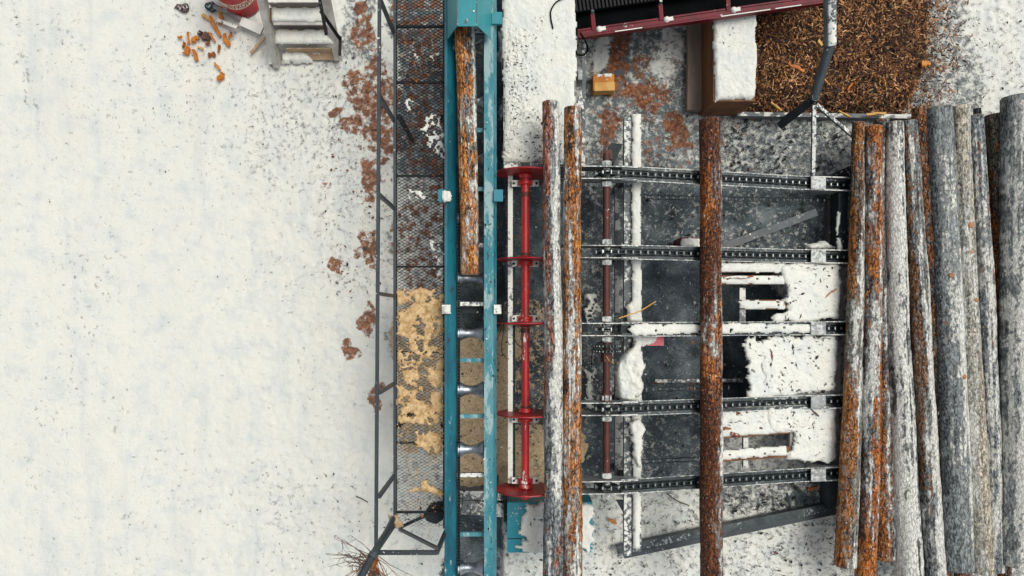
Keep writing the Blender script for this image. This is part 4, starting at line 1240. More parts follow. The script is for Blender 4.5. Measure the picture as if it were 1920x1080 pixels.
# cross shaft that drives the arms
t = thing('drive_shaft', 'brown red drive shaft joining the chain arms', 'shaft', W(1140, 600, 0))
zc = 1.155
a, b = W(1141, 288, zc), W(1141, 908, zc); xx = 1.25
m = MB(); m.tube([(xx, a.y, zc), (xx, b.y, zc)], .048, 14); m.build('shaft', M['rust_shaft'], t, 40)
for yk in (670, 745):
    m = MB(); m.lathe((xx, W(0, yk, zc).y - .06, zc), (0, 1, 0), [(0, .075), (.12, .075)], 6); m.build('coupling', M['rust_shaft'], t)
for yk in (648, 658):
    m = MB(); y = W(0, yk, zc).y
    pts = []
    for k in range(40):
        an = k * math.pi / 20; r = .19 if k % 2 else .165
        pts.append((xx + math.cos(an) * r, y - .008, zc + math.sin(an) * r))
    m.prism(pts, (0, .016, 0)); m.build('sprocket', M['chain'], t)
lk = LINKS[1]
for yk in (648, 658):                 # drive chain over the double sprocket
    y = W(0, yk, zc).y
    for k in range(11):
        an = R(20 + k * 14)
        m_ = bpy.data.objects.new('chain_link', LINKS[k % 2]); m_.scale = (.45, .55, .8)
        m_.location = (xx + math.cos(an) * .185, y, zc + math.sin(an) * .185); m_.rotation_euler = (0, -(an + math.pi / 2), 0); put(m_, t)
for ya in ARM_Y:
    for s in (-1, 1):
        m = MB(); m.box((xx, ya + s * .135, zc + .0), .12, .05, .12); m.lathe((xx, ya + s * .135 - .035, zc), (0, 1, 0), [(0, .07), (.07, .07)], 14); m.build('bearing_block', M['plate_frost'], t)

# beams that carry the arms
t = thing('support_beam', 'square steel beam capped with white snow crossing under the chain arms', 'beam', W(1193, 600, 0))
zb = .88
m = MB(); m.bar(W(1193, 216, zb - .05), W(1193, 1032, zb - .05), S(16, zb), .10); m.build('beam', M['steel_frost'], t)
snow_patch('snow_cap', [(1184, 214), (1202, 214), (1202, 470), (1204, 480), (1202, 950), (1200, 1030), (1186, 1030), (1185, 700), (1183, 470)], flat(zb), M['snow_clean'], t, .035, 2, 1.3, seed=9)
t = thing('support_beam', 'grey frosted steel beam left of the snow capped beam', 'beam', W(1176, 600, 0))
m = MB(); m.bar(W(1176, 222, .80), W(1176, 1040, .80), S(14, .80), .10); m.build('beam', M['steel_frost'], t)
m = MB(); m.bar(W(1160, 350, .40), W(1160, 900, .40), S(15, .4), .10); m.build('lower_beam', M['concrete'], t)
snow_patch('snow_lump', [(1150, 700), (1165, 665), (1188, 645), (1205, 655), (1210, 690), (1204, 745), (1180, 755), (1155, 745)], flat(.93), M['snow'], None, .12, 2, 5, lump=.04, seed=10,
           label='big lump of white snow beside the brown red drive shaft', cat='snow')
snow_patch('snow_lump', [(1178, 790), (1200, 785), (1208, 800), (1202, 880), (1190, 870), (1182, 830)], flat(.93), M['snow_clean'], None, .06, 2, 3, lump=.02, seed=11,
           label='long narrow snow ridge on the lower part of the beam', cat='snow')
snow_patch('snow_lump', [(1170, 575), (1190, 560), (1206, 585), (1205, 604), (1180, 606)], flat(.93), M['snow_clean'], None, .06, 2, 3, lump=.02, seed=12,
           label='small snow heap on the beam just above the middle chain arm', cat='snow')
snow_patch('snow_lump', [(1095, 690), (1112, 680), (1122, 720), (1125, 770), (1098, 765)], flat(.15), M['snow_grey'], None, .06, 2, 6, lump=.05, seed=13, gaps=.55,
           label='grey snow heap low in the gap left of the drive shaft', cat='snow')
snow_patch('snow_lump', [(1096, 555), (1120, 545), (1130, 590), (1112, 602), (1096, 600)], flat(.15), M['snow_grey'], None, .06, 2, 6, lump=.05, seed=14, gaps=.5,
           label='grey snow heap above the middle chain arm beside the orange log', cat='snow')
wire('twig', [W(1160, 597, 1.35), W(1180, 590, 1.3), W(1200, 583, 1.2), W(1230, 565, 1.15)], .008, M['wood_yellow'], 'pale twig sticking out over the middle chain arm', 'twig')
wire('cable', [W(1130, 640, 1.25), W(1114, 650, 1.1), W(1109, 675, .9), W(1110, 690, .7)], .006, M['black'], 'thin looping wire left of the double sprocket', 'wire')
wire('cable', [W(1137, 668, 1.25), W(1142, 676, 1.22), W(1152, 682, 1.1)], .006, M['wood_yellow'], 'pale cord end on the drive shaft below the double sprocket', 'cord')
t = thing('red_board', 'red board end showing under snow beside the middle chain arm', 'board', W(1215, 640, 0))
m = MB(); m.bar(W(1188, 639, .80), W(1244, 639, .80), S(18, .8), .06); m.build('board', mat_dusted('pink_red_board', (0.62, 0.13, 0.15), (0.55, .10, .12), .5, 0, .08, 12), t)
snow_patch('snow_cover', [(1186, 628), (1238, 629), (1226, 645), (1204, 650), (1186, 650)], flat(.832), M['snow_clean'], t, .03, 2, 2, seed=15)
t = thing('red_edged_box', 'small snow topped box with a red edge left of the dark red brown log', 'box', W(1293, 455, 0))
m = MB(); c = W(1293, 455, .42); m.box((c.x, c.y, .25), S(37, .5), S(18, .5), .48); m.build('body', M['dark_red'], t)
snow_patch('snow_cover', [(1276, 446), (1313, 446), (1313, 465), (1275, 465)], flat(.49), M['snow_clean'], t, .03, 1.5, .8, seed=16)


# ------------------------------------------------------------------ slotted decks under snow, right part of the bays
def deck(label, slats, sheet, holes, posts=(), seed=0, mat='snow', gaps=0.0, warp=4.0):
    t = thing('slatted_deck', label, 'deck', (3.6, WD(1450, (slats[0][1] + slats[0][3]) / 2).y, 0), 'snow covered slatted decks between the chain arms')
    for (xa, ya, xb, yb, w) in slats:
        a = WD(xa, ya, -.10); b = WD(xb, yb, -.10)
        m = MB(); m.bar(a, b, w * .0073, .05); sl = m.build('slat', M['wood_brown'], t)
        hw = w / 2
        snow_patch('snow_cap', [(xa, ya - hw), (xb, yb - hw), (xb, yb + hw), (xa, ya + hw)], lambda px, py, dz=0.0: deckmap(px, py, dz - .072), M['snow'], sl, .03, 2, 1.2, seed=seed + xa * .1 + ya, gaps=.10)
    for (xa, ya, xb, yb, w) in posts:
        m = MB(); m.bar(WD(xa, ya, -.22), WD(xb, yb, -.22), w * .0075, .06); m.build('cross_batten', M['plate_snow'], t)
    snow_patch('snow_cover', sheet, lambda px, py, dz=0.0: deckmap(px, py, dz - .07), M[mat], t, .05, 2.2, warp, holes=holes, seed=seed, gaps=gaps, lump=.02)
    m = MB()
    for k in range(0, len(sheet)):
        pass
    xs_ = [p[0] for p in sheet]; ys_ = [p[1] for p in sheet]
    a = WD(max(min(xs_) + 40, 1480), (min(ys_) + max(ys_)) / 2, -.11); b = WD(max(xs_) - 3, (min(ys_) + max(ys_)) / 2, -.11)
    m.bar(a, b, (max(ys_) - min(ys_) - 14) * .0072, .04); m.build('base_board', M['wood_grey'], t)


deck('snowy slatted deck with two dark slots between the second and middle chain arms',
     [(1322, 501, 1476, 500, 21), (1322, 525, 1476, 525, 17), (1388, 571, 1476, 571, 18)],
     [(1460, 490), (1577, 491), (1582, 520), (1579, 600), (1470, 606), (1440, 606), (1455, 590), (1478, 582), (1470, 560), (1483, 540), (1465, 520)], [], [(1391, 540, 1391, 604, 11)], 31)
deck('unbroken snowy deck with a few black holes between the middle and fourth chain arms',
     [(1412, 690, 1470, 690, 100)],
     [(1402, 630), (1577, 628), (1570, 735), (1560, 736), (1400, 752), (1405, 700), (1396, 650)],
     [[(1422, 633), (1432, 634), (1431, 639), (1423, 638)], [(1424, 668), (1434, 668), (1433, 690), (1424, 688)], [(1428, 690), (1434, 700), (1436, 716), (1422, 720), (1426, 706)]], [], 32, 'snow', .06)
deck('lower snowy deck with one long slot between the fourth and lowest chain arms',
     [(1322, 795, 1490, 783, 58), (1322, 858, 1480, 846, 20)],
     [(1440, 758), (1572, 757), (1572, 868), (1500, 868), (1478, 860), (1482, 842), (1496, 828), (1490, 815), (1440, 805)], [], [(1397, 820, 1397, 876, 9)], 33)
fd = lambda px, py, dz=0.0: deckmap(px, py, dz - .015)
debris((1350, 490, 1580, 505), fd, 80, .012, .05, DARK + GREY, .012)
debris((1470, 500, 1580, 605), fd, 230, .010, .07, GREY + GREY + DARK, .006, clump=.2)
debris((1400, 630, 1570, 745), fd, 280, .010, .075, GREY + GREY + DARK, .006, clump=.3)
debris((1420, 600, 1560, 640), fd, 240, .010, .06, DARK + GREY, .008, clump=.1)
debris((1345, 770, 1560, 805), fd, 190, .010, .06, GREY + GREY + DARK, .006, clump=.2)
debris((1480, 760, 1565, 868), fd, 150, .010, .06, GREY + GREY + DARK, .006, clump=.2)
debris((1200, 606, 1480, 628), fd, 120, .012, .05, DARK + GREY, .03)


def chip(name, px, py, z, l, w, ang, mat, label, cat, th=.02, mapf=None):
    """a split piece of wood, rough-ended"""
    c = (mapf(px, py, z) if mapf else W(px, py, z))
    m = MB(); n = 6; vs = []; fs = []
    for i in range(n):
        s = (i / (n - 1) - .5) * l
        ww = w * (.75 + .25 * math.sin(math.pi * (i + .6) / n)) * random.uniform(.55, 1.15); hh = th * random.uniform(.5, 1.1)
        off = random.uniform(-.22, .22) * w
        for a, b in ((-1, -.5), (1, -.5), (.8, .5), (-.7, .6)):
            vs.append(Vector((s, off + a * ww / 2, b * hh + .01)))
    for i in range(n - 1):
        for k in range(4):
            k2 = (k + 1) % 4
            fs.append((i * 4 + k, i * 4 + k2, (i + 1) * 4 + k2, (i + 1) * 4 + k))
    fs += [(3, 2, 1, 0), tuple((n - 1) * 4 + k for k in range(4))]
    rm = Matrix.Rotation(ang, 3, 'Z') @ Matrix.Rotation(random.uniform(-.1, .1), 3, 'Y')
    m.add([c + rm @ v for v in vs], fs)
    return m.build(name, mat, None, label=label, cat=cat)


rb = M['twig_orange']
chip('bark_strip', 1555, 552, -.0, .27, .035, R(38), KNOT, 'long pinkish bark strip on the snowy deck at the foot of the pile', 'bark', mapf=fd)
chip('bark_strip', 1385, 519, .0, .42, .05, R(2), mat_dusted('rusty_bark', (.32, .09, .03), (.22, .06, .02), .8), 'broad rust red bark strip on a slat of the slotted deck', 'bark', mapf=fd)
chip('bark_strip', 1360, 804, .0, .16, .05, R(5), rb, 'orange bark flake on the lower deck right beside the dark red brown log', 'bark', mapf=fd)
chip('bark_strip', 1379, 815, .0, .13, .06, R(-15), mat_dusted('red_bark', (.30, .07, .04), (.2, .05, .03), .8), 'reddish bark flake just above the long slot of the lower deck', 'bark', mapf=fd)
chip('bark_strip', 1527, 773, .0, .17, .03, R(-42), M['twig'], 'dark bent stick on the snow of the lower deck', 'stick', mapf=fd)
chip('bark_strip', 1448, 665, .0, .16, .03, R(-80), mat_dusted('brown_bark', (.2, .09, .05), (.12, .05, .03), .8), 'brown bark sliver on the unbroken snowy deck beside the black holes', 'bark', mapf=fd)
chip('bark_strip', 1523, 916, .02, .15, .05, R(10), M['wood_orange'], 'bright orange bark flake on the ground right of the lowest chain arm', 'bark')
chip('bark_strip', 1470, 978, .0, .10, .05, R(0), M['twig'], 'small dark bark flake below the long steel channel', 'bark') if False else None
chip('bark_strip', 1453, 1037, .02, .09, .05, R(0), mat_dusted('dull_red_bark', (.14, .06, .055), (.1, .04, .04), .8), 'dull red bark flake on the snow below the long steel channel', 'bark')
chip('bark_strip', 1149, 977, .02, .14, .05, R(-30), M['wood_orange'], 'orange and white bark flake on the snow left of the channel end', 'bark')

# diagonal strut and posts on the right of the bays
t = thing('diagonal_strut', 'grey flat strut slanting over the slate ground right of the lone log', 'strut', W(1430, 435, 0))
m = MB(); m.bar(W(1330, 473, .12), W(1530, 398, .12), .11, .06); m.build('strut', mat_dusted('dusty_grey_steel', (0.15, 0.165, 0.17), (0.10, 0.115, 0.12), .7, 0, .12, 18), t)
t = thing('steel_rod', 'thin frosted rod low over the slate ground left of the lone log', 'rod', W(1300, 716, 0))
m = MB(); m.bar(W(1228, 714, .2), W(1392, 713, .2), .05, .04); m.build('rod', M['steel_frost'], t)
t = thing('pile_post', 'dark upright frame with a snow patch between the first and second chain arms', 'post', W(1565, 430, 0))
m = MB(); m.bar(W(1573, 360, .30), W(1573, 485, .30), .13, .25); m.build('post', M['steel_dark'], t)
m = MB(); m.bar(W(1558, 375, .10), W(1558, 480, .10), .14, .12); m.build('foot', M['concrete_dark'], t)
snow_patch('snow_patch', [(1568, 395), (1577, 398), (1574, 420), (1570, 445), (1578, 450), (1580, 475), (1570, 470), (1567, 440)], flat(.43), M['snow_clean'], t, .03, 1.5, 1.5, seed=17)
snow_patch('snow_lump', [(1518, 455), (1540, 450), (1552, 458), (1575, 460), (1580, 470), (1545, 472), (1508, 470), (1508, 453)], flat(.25), M['snow'], None, .10, 2, 3, lump=.04, seed=18,
           label='rounded snow heap against the second chain arm at the pile', cat='snow')
t = thing('gusset_plate', 'dark triangular steel plate above the uppermost chain arm by the pile', 'plate', W(1580, 325, 0))
m = MB(); m.prism([W(1535, 336, .25), W(1605, 306, .25), W(1605, 338, .25)], (0, 0, -.05)); m.build('plate', M['steel_dark'], t)
t = thing('pile_post', 'grey upright plate between the lowest chain arm and the steel channel', 'post', W(1557, 915, 0))
m = MB(); m.bar(W(1557, 890, .18), W(1557, 945, .18), .17, .30); m.build('post', M['steel_rail'], t)

# long channel at lower right
t = thing('steel_channel', 'long grey steel channel lying aslant on the snow below the lone log', 'channel', W(1360, 990, 0))
a = W(1157, 1036, .16); b = W(1590, 948, .16)
ax = (b - a).normalized(); s = Vector((-ax.y, ax.x, 0))
m = MB(); m.bar(a + s * .03, b + s * .03, .105, .012); m.build('web', M['steel_arm'], t)
m = MB(); m.bar(a - s * .055 + Vector((.09, 0, -.05)), b - s * .055 + Vector((0, 0, -.05)), .075, .10, (0, 0, 1)); m.build('flange', M['steel_rail'], t)
m = MB(); m.bar(a + s * .085 + Vector((0, 0, -.045)), b + s * .085 + Vector((0, 0, -.045)), .012, .11); m.build('lip', M['steel_rail'], t)
t = thing('ground_stake', 'thin grey stake standing in the snow above the steel channel', 'stake', W(1480, 950, 0))
m = MB(); m.bar(W(1483, 956, .0), W(1475, 925, .28), .03, .03, (0, 1, 0)); m.build('stake', M['steel_frost'], t)
t = thing('gusset_plate', 'dark triangular gusset below the lowest chain arm at the beam', 'plate', W(1163, 950, 0))
m = MB(); m.prism([W(1155, 938, .9), W(1170, 938, .9), W(1170, 964, .9)], (0, 0, -.04)); m.build('plate', M['steel_dark'], t)
t = thing('motor_bracket', 'dark slanted bracket above the uppermost chain arm at the drive shaft', 'bracket', W(1150, 290, 0))
m = MB(); m.prism([W(1136, 305, .9), W(1145, 268, .9), W(1168, 270, .9), W(1152, 306, .9)], (0, 0, -.3)); m.build('plate', M['steel_dark'], t)
m = MB(); m.bar(W(1141, 300, 1.05), W(1140, 282, 1.05), .09, .08); m.build('block', M['rust_shaft'], t)

# teal cabinet under the two logs
t = thing('motor_cabinet', 'teal sheet metal cabinet half covered by snow under the two parallel logs', 'cabinet', W(1030, 988, 0))
c0, c1 = W(951, 942, .72), W(1111, 1036, .72)
m = MB(); m.box(((c0.x + c1.x) / 2, (c0.y + c1.y) / 2, .36), c1.x - c0.x, c0.y - c1.y, .72); m.build('body', M['teal_box'], t)
m = MB(); m.bar(W(951, 1010, .722), W(1111, 1010, .722), .012, .006); m.build('lid_seam', M['steel_dark'], t)
snow_patch('snow_cover', [(985, 944), (1111, 943), (1112, 1008), (1106, 1036), (1090, 1030), (1085, 1036), (985, 1036), (962, 1022), (990, 1010), (968, 1000), (975, 975), (985, 960)], flat(.724), M['snow'], t, .05, 1.3, 5, seed=19, gaps=.05)

# ------------------------------------------------------------------ chip pile
def build_chips():
    kerb = MB(); kerb.bar(W(1380, 216, .10), W(1712, 221, .10), .06, .14)
    kerb.build('kerb', M['concrete'], None, label='low concrete kerb along the lower edge of the bark chip heap', cat='kerb', kind='structure')
    v, f, c = [], [], []
    pal = [(0.055, 0.026, 0.014), (0.09, 0.04, 0.018), (0.14, 0.06, 0.024), (0.2, 0.09, 0.035), (0.035, 0.02, 0.014), (0.28, 0.13, 0.05), (0.10, 0.05, 0.03),
           (0.03, 0.02, 0.016), (0.055, 0.03, 0.02), (0.48, 0.30, 0.13), (0.62, 0.46, 0.26), (0.34, 0.17, 0.055), (0.02, .018, .018)]

    def hgt(px, py):
        e = min(1, max(0, (px - 1385) / 40)) * min(1, max(0, (1800 - px) / 110)) * min(1, max(0, (216 - py) / 40))
        return .02 + .20 * e ** .6 + .05 * mnoise.noise(Vector((px / 50, py / 50, 1)))
    n = 0; tries = 0
    while n < 15000 and tries < 60000:
        tries += 1
        px = random.uniform(1385, 1825); py = random.uniform(-45, 217)
        right = 1735 + 28 * mnoise.noise(Vector((py / 40, 2, 2))) - max(0, py - 110) * .45
        if px > right and random.random() < min(1, (px - right) / 95) ** .28:
            continue
        n += 1
        h = hgt(px, py) + random.uniform(-.01, .03)
        p = Vector((*W(px, py, .12)[:2], max(.015, h)))
        l = random.uniform(.02, .085) * (1.0 if random.random() < .85 else 1.5); w = random.uniform(.008, .024); th = random.uniform(.003, .010)
        rot = Matrix.Rotation(random.uniform(0, 6.28), 3, 'Z') @ Matrix.Rotation(random.gauss(0, .3), 3, 'Y') @ Matrix.Rotation(random.gauss(0, .5), 3, 'X')
        o = len(v); k = random.uniform(-.25, .25) * l
        pts = [(-l / 2, -w * .3, 0), (0, -w / 2, k * .3), (l / 2, -w * .2, 0), (l / 2, w * .25, 0), (0, w / 2, k * .3), (-l / 2, w * .4, 0)]
        for q in pts: v.append(tuple(p + rot @ Vector(q)))
        v.append(tuple(p + rot @ Vector((-l * .2, 0, th))))
        v.append(tuple(p + rot @ Vector((l * .2, 0, th))))
        f += [(o, o + 1, o + 6), (o + 1, o + 7, o + 6), (o + 1, o + 2, o + 7), (o + 2, o + 3, o + 7), (o + 3, o + 4, o + 7), (o + 4, o + 6, o + 7), (o + 4, o + 5, o + 6), (o + 5, o, o + 6)]
        lightp = .22 + .25 * max(0, (120 - py) / 150) * (px > 1600)
        cc = random.choice(pal[9:12] if random.random() < lightp * .65 else pal)
        q = random.uniform(.7, 1.35) * (1.15 + .75 * mnoise.noise(Vector((px / 38, py / 38, 7.7))))
        cc = (cc[0] * .92, cc[1] * .72, cc[2] * .60)
        c += [(cc[0] * q, cc[1] * q, cc[2] * q, 1)] * 8
    # the heap below the loose chips
    gx = np.arange(1383, 1800, 6); gy = np.arange(-50, 219, 6)
    o = len(v)
    for yv in gy:
        for xv in gx:
            z = hgt(xv, yv) - .03 if xv < 1740 - max(0, yv - 110) * .45 else -.06
            v.append((*W(xv, yv, .12)[:2], z)); c.append((.045, .024, .014, 1))
    for i in range(len(gy) - 1):
        for j in range(len(gx) - 1):
            a = o + i * len(gx) + j; f.append((a, a + len(gx), a + len(gx) + 1, a + 1))
    vcol_object('bark_chip_heap', v, f, c, M['vcol'], label='heap of brown bark chips and splinters at the upper right', cat='bark chips', kind='stuff')


build_chips()
big = [(1492, 127, .26, .07, -28, 'wood_orange', 'long orange bark slab on the chip heap right of the snow topped crate'), (1735, 120, .13, .11, 10, 'wood_orange', 'squarish orange bark piece at the right of the chip heap'),
       (1593, 163, .13, .04, 62, 'wood_orange', 'short slanted orange splinter in the middle of the chip heap'), (1455, 200, .2, .04, -40, 'wood_yellow', 'pale yellow splinter at the lower left corner of the chip heap'),
       (1642, 213, .28, .05, 3, 'wood_yellow', 'pale yellow splinter lying along the kerb of the chip heap'), (1583, 214, .2, .03, -25, 'wood_yellow', 'thin pale splinter just above the kerb near the pipe frame'),
       (1538, 80, .10, .07, -50, 'wood_yellow', 'small yellow wood chip left of the steel pipe'), (1550, 155, .12, .03, -50, 'wood_yellow', 'cream splinter right of the slanted steel pipe')]
for px, py, l, w, an, mt, lb in big:
    chip('wood_splinter', px, py, .25, l, w, R(an), M[mt], lb, 'splinter', .03)

# steel pipe frame
t = thing('pipe_frame', 'bent grey steel pipe frame standing over the edge of the bark chip heap', 'pipe frame', W(1525, 200, 0))
A1, A2, A3, A4 = W(1556, -10, 1.55), W(1557, 86, 1.35), W(1526, 185, 1.1), W(1463, 235, .60)
m = MB(); m.tube([A1, A2], .078, 14); m.build('upper_pipe', M['steel_frost'], t, 40)
m = MB(); m.tube([A2 + Vector((0, .03, 0)), A3], .062, 14); m.build('lower_pipe', M['steel_rail'], t, 40)
m = MB(); m.tube([A3 + Vector((-.02, -.02, -.05)), A4], .055, 14); m.build('foot_pipe', M['steel_dark'], t, 40)
m = MB(); m.lathe(A3 + Vector((0, 0, -1.0)), (0, 0, 1), [(0, .05), (1.06, .05), (1.06, .038), (.9, .036)], 16, caps=False); m.build('sleeve', M['steel_rail'], t, 40)
m = MB(); m.bar(A3 + Vector((0, -.08, 0)), W(1524, 338, .55), .05, .04); m.build('stay', M['steel_frost'], t)
m = MB(); m.bar(A3 + Vector((.03, -.08, 0)), W(1602, 258, .5), .045, .035); m.build('stay', M['steel_frost'], t)

# ------------------------------------------------------------------ black belt conveyor at the top edge
t = thing('belt_conveyor', 'black ribbed belt conveyor with a dark red frame along the upper edge', 'conveyor', W(1300, 0, 0))
zt = .93
P0 = W(1084, 64, zt); P1 = W(1568, -5, zt)
ax = (P1 - P0).normalized(); s = Vector((-ax.y, ax.x, 0))
for off, w, h, dz, nm in ((.0, .055, .03, 0, 'top_flange'), (-.045, .022, .10, -.03, 'lower_lip'), (.05, .022, .14, -.06, 'web')):
    m = MB(); m.bar(P0 + s * off + Vector((0, 0, dz)), P1 + s * off + Vector((0, 0, dz)), w, h); m.build(nm, M['dark_red'], t)
m = MB(); m.bar(P0 + s * .82 + Vector((0, 0, -.15)), P1 + s * .82 + Vector((0, 0, -.15)), 1.5, .03); m.build('belt_shadow', M['black'], t)  # flat black sheet standing in for the shadow below the belt
B0 = P0 + s * .72 + ax * .0 + Vector((0, 0, -.02)); B1 = P1 + s * .72 - ax * 1.3 + Vector((0, 0, -.02))
m = MB(); m.bar(B0, B1, .85, .03); belt = m.build('belt', M['black'], t)
m = MB(); n = int((B1 - B0).length / .052)
rib = MB(); rib.bar(Vector((0, 0, 0)), s * .83, .026, .020)
rme = rib.mesh('rib', M['black_paint'])
for k in range(n):
    o = bpy.data.objects.new('rib', rme); o.location = B0 - s * .415 + ax * (k * .052 + .03) + Vector((0, 0, .022)); COL.objects.link(o); o.parent = belt
for k, px in enumerate((1103, 1233, 1362)):
    tt = (px - 1072) / (1570 - 1072); p = P0.lerp(P1, tt)
    m = MB(); m.bar(p + s * .02, p + s * .22 + Vector((0, 0, .05)), .055, .05); br = m.build('idler_bracket', M['dark_red'], t)
    m = MB(); m.tube([p + s * .20 + Vector((0, 0, .04)), p + s * .24 + Vector((0, 0, .12))], .02, 8); m.build('bolt', M['steel_frost'], br, 40)
    q = p + ax * .07 + s * .02
    m = MB(); m.lathe(q, (0, 0, 1), [(0, .045), (.03, .04), (.05, .02)], 10); m.bar(q, q + ax * .09 + Vector((0, 0, .01)), .05, .04); m.build('snow_cap', M['snow_clean'], br, 50)
m = MB()
for tt in (.1, .9):
    p = P0.lerp(P1, tt) + s * .3; m = MB(); m.bar((p.x, p.y, 0), (p.x, p.y, .75), .08, .08, (0, 1, 0)); m.build('leg', M['dark_red'], t)
for a_, b_ in ((.14, .245), (.55, .74), (.76, .86)):
    m = MB(); m.bar(P0.lerp(P1, a_) - s * .045 + Vector((0, 0, .023)), P0.lerp(P1, b_) - s * .045 + Vector((0, 0, .023)), .013, .010); m.build('snow_line', M['snow_clean'], t)

# ------------------------------------------------------------------ crate, plank and block, upper middle
t = thing('snow_topped_crate', 'tall brown wooden crate with a thick snow top beside the bark chip heap', 'crate', W(1370, 110, 0))
zc_ = .70
c0, c1 = W(1337, 10, zc_), W(1416, 190, zc_)
m = MB(); m.box(((c0.x + c1.x) / 2, (c0.y + c1.y) / 2, zc_ / 2 + .0), c1.x - c0.x, c0.y - c1.y, zc_)
m.build('body', M['wood_brown'], t)
snow_patch('snow_cover', [(1336, 8), (1418, 8), (1417, 80), (1420, 86), (1416, 180), (1408, 190), (1388, 186), (1340, 192), (1337, 150)], flat(zc_), M['snow'], t, .06, 2, 1.6, seed=22)
debris((1340, 20, 1412, 110), flat(zc_ + .065), 60, .012, .04, DARK)
t = thing('lying_plank', 'tan weathered plank lying on the ground left of the snow topped crate', 'plank', W(1304, 120, 0))
m = MB(); m.bar(W(1304, 30, .08), W(1302, 208, .08), .235, .10); m.build('plank', M['wood_tan'], t)
t = thing('wood_block', 'short orange sawn wood block on the ground below the red conveyor frame', 'block', W(1132, 155, 0))
c = W(1132, 154, .20)
m = MB(); m.box((c.x, c.y, .10), S(39, .2), S(31, .2), .20); m.build('block', M['wood_orange'], t)
m = MB(); m.box((c.x + .012, c.y - S(8.5, .2), .112), S(38, .2), S(16, .2), .20, R(2)); m.build('sawn_face', M['wood_yellow'], t)
snow_patch('snow_cap', [(1116, 139), (1150, 138), (1148, 146), (1130, 144), (1117, 147)], flat(.20), M['snow'], t, .012, 1.2, 1.5, seed=41, gaps=.35)
t = thing('kerb_board', 'low pale board frozen to the ground right of the wood block', 'board', W(1130, 95, 0))


bpy.data.objects.remove(t)


# ------------------------------------------------------------------ steps, drum, boards, scraps at upper left
def build_steps():
    t = thing('wooden_steps', 'short snow covered wooden steps with a black handrail', 'steps', W(575, 110, 0))
    def stringer(x0, y0, z0, x1, y1, z1, w):
        m = MB(); m.bar(W(x0, y0, z0), W(x1, y1, z1), w, .16, (0, 0, 1)); return m
    stringer(521, 122, .04, 487, -20, .95, .085).build('stringer', M['wood_white'], t)
    stringer(634, 108, .04, 606, -30, .95, .085).build('stringer', M['wood_white'], t)
    for (x0, x1, yc, z, w) in ((513, 628, 70, .30, 25), (507, 612, 28, .60, 25), (501, 600, -16, .90, 25)):
        m = MB(); m.bar(W(x0, yc, z), W(x1, yc, z), S(w, z), .04); tr = m.build('tread', M['wood_brown'], t)
        hw = w / 2 + 1.3
        snow_patch('snow_cap', [(x0 + 1, yc - hw), (x1 - 1, yc - hw), (x1 - 1, yc + hw), (x0 + 1, yc + hw)], flat(z + .02), M['snow'], tr, .045, 2, 1.0, seed=x0 * .1)
        m = MB(); m.bar(W(x0 + 2, yc - w * .6, z - .16), W(x1 - 2, yc - w * .6, z - .16), .015, .26, (0, 0, 1)); m.build('riser', M['wood_grey'], t)
    m = MB(); m.bar(W(540, 96, .12), W(630, 96, .12), .015, .22); m.build('riser', M['wood'], t, label='bare plywood riser at the foot of the steps')
    m = MB(); m.prism([W(545, 112, .03), W(632, 112, .03), W(630, 92, .10), W(545, 92, .10)], (0, 0, -.02)); m.build('base_panel', M['wood'], t)
    m = MB(); m.bar(W(596, -20, 1.5), W(612, 66, 1.35), .038, .038); m.build('handrail', M['black_paint'], t)
    m = MB(); m.bar(W(602, 22, 1.40), W(638, 74, .95), .045, .045, (0, 0, 1)); m.bar(W(638, 70, .95), W(637, 102, .30), .04, .04, (0, 1, 0)); m.build('rail_post', M['black_paint'], t)
    m = MB(); m.bar(W(508, 98, .05), W(509, 122, .05), .055, .06); m.build('foot_block', M['wood_snowy'], t)


build_steps()
snow_patch('snow_drift', [(528, 100), (545, 92), (570, 95), (585, 108), (590, 120), (530, 122)], flat(.03), M['snow'], None, .07, 2, 3, lump=.03, seed=23, label='small snow drift blown against the foot of the wooden steps', cat='snow')


def build_drum():
    c = W(456, -4, 0); r = .292
    t = thing('steel_drum', 'red steel drum with a white lettered band beside the wooden steps', 'drum', c)
    m = MB()
    m.lathe(c, (0, 0, 1), [(.0, r - .01), (.01, r + .004), (.03, r), (.255, r), (.256, r + .001)], 56, caps=False)
    m.lathe(c, (0, 0, 1), [(.41, r + .001), (.411, r), (.57, r), (.585, r + .012), (.60, r), (.85, r), (.865, r + .006), (.875, r - .004)], 56, caps=False)
    m.lathe(c, (0, 0, 1), [(.0, r - .012), (.87, r - .012), (.862, 0.001)], 40)
    m.build('shell', M['drum_red'], t, 40)
    m = MB(); m.lathe(c, (0, 0, 1), [(.256, r + .002), (.41, r + .002)], 56, caps=False); m.build('band', M['drum_white'], t, 40)
    cu = bpy.data.curves.new('lettering', 'FONT'); cu.body = 'ЛУКОЙЛ'; cu.size = .135; cu.align_x = 'CENTER'; cu.resolution_u = 3; cu.space_character = 1.05
    cu.offset = .004
    to = bpy.data.objects.new('tmp', cu); COL.objects.link(to)
    dg = bpy.context.evaluated_depsgraph_get(); me0 = bpy.data.meshes.new_from_object(to.evaluated_get(dg))
    bm = bmesh.new(); bm.from_mesh(me0)
    bmesh.ops.triangulate(bm, faces=bm.faces)
    bmesh.ops.subdivide_edges(bm, edges=[e for e in bm.edges if e.calc_length() > .03], cuts=2)
    for v in bm.verts:
        an = R(-68) + v.co.x * .72 / r
        v.co = Vector((c.x + math.cos(an) * (r + .004), c.y + math.sin(an) * (r + .004),   .285 + v.co.y))
    me = bpy.data.meshes.new('lettering'); bm.to_mesh(me); bm.free()
    me.materials.append(M['drum_red'])
    bpy.data.objects.remove(to)
    put(bpy.data.objects.new('lettering', me), t)


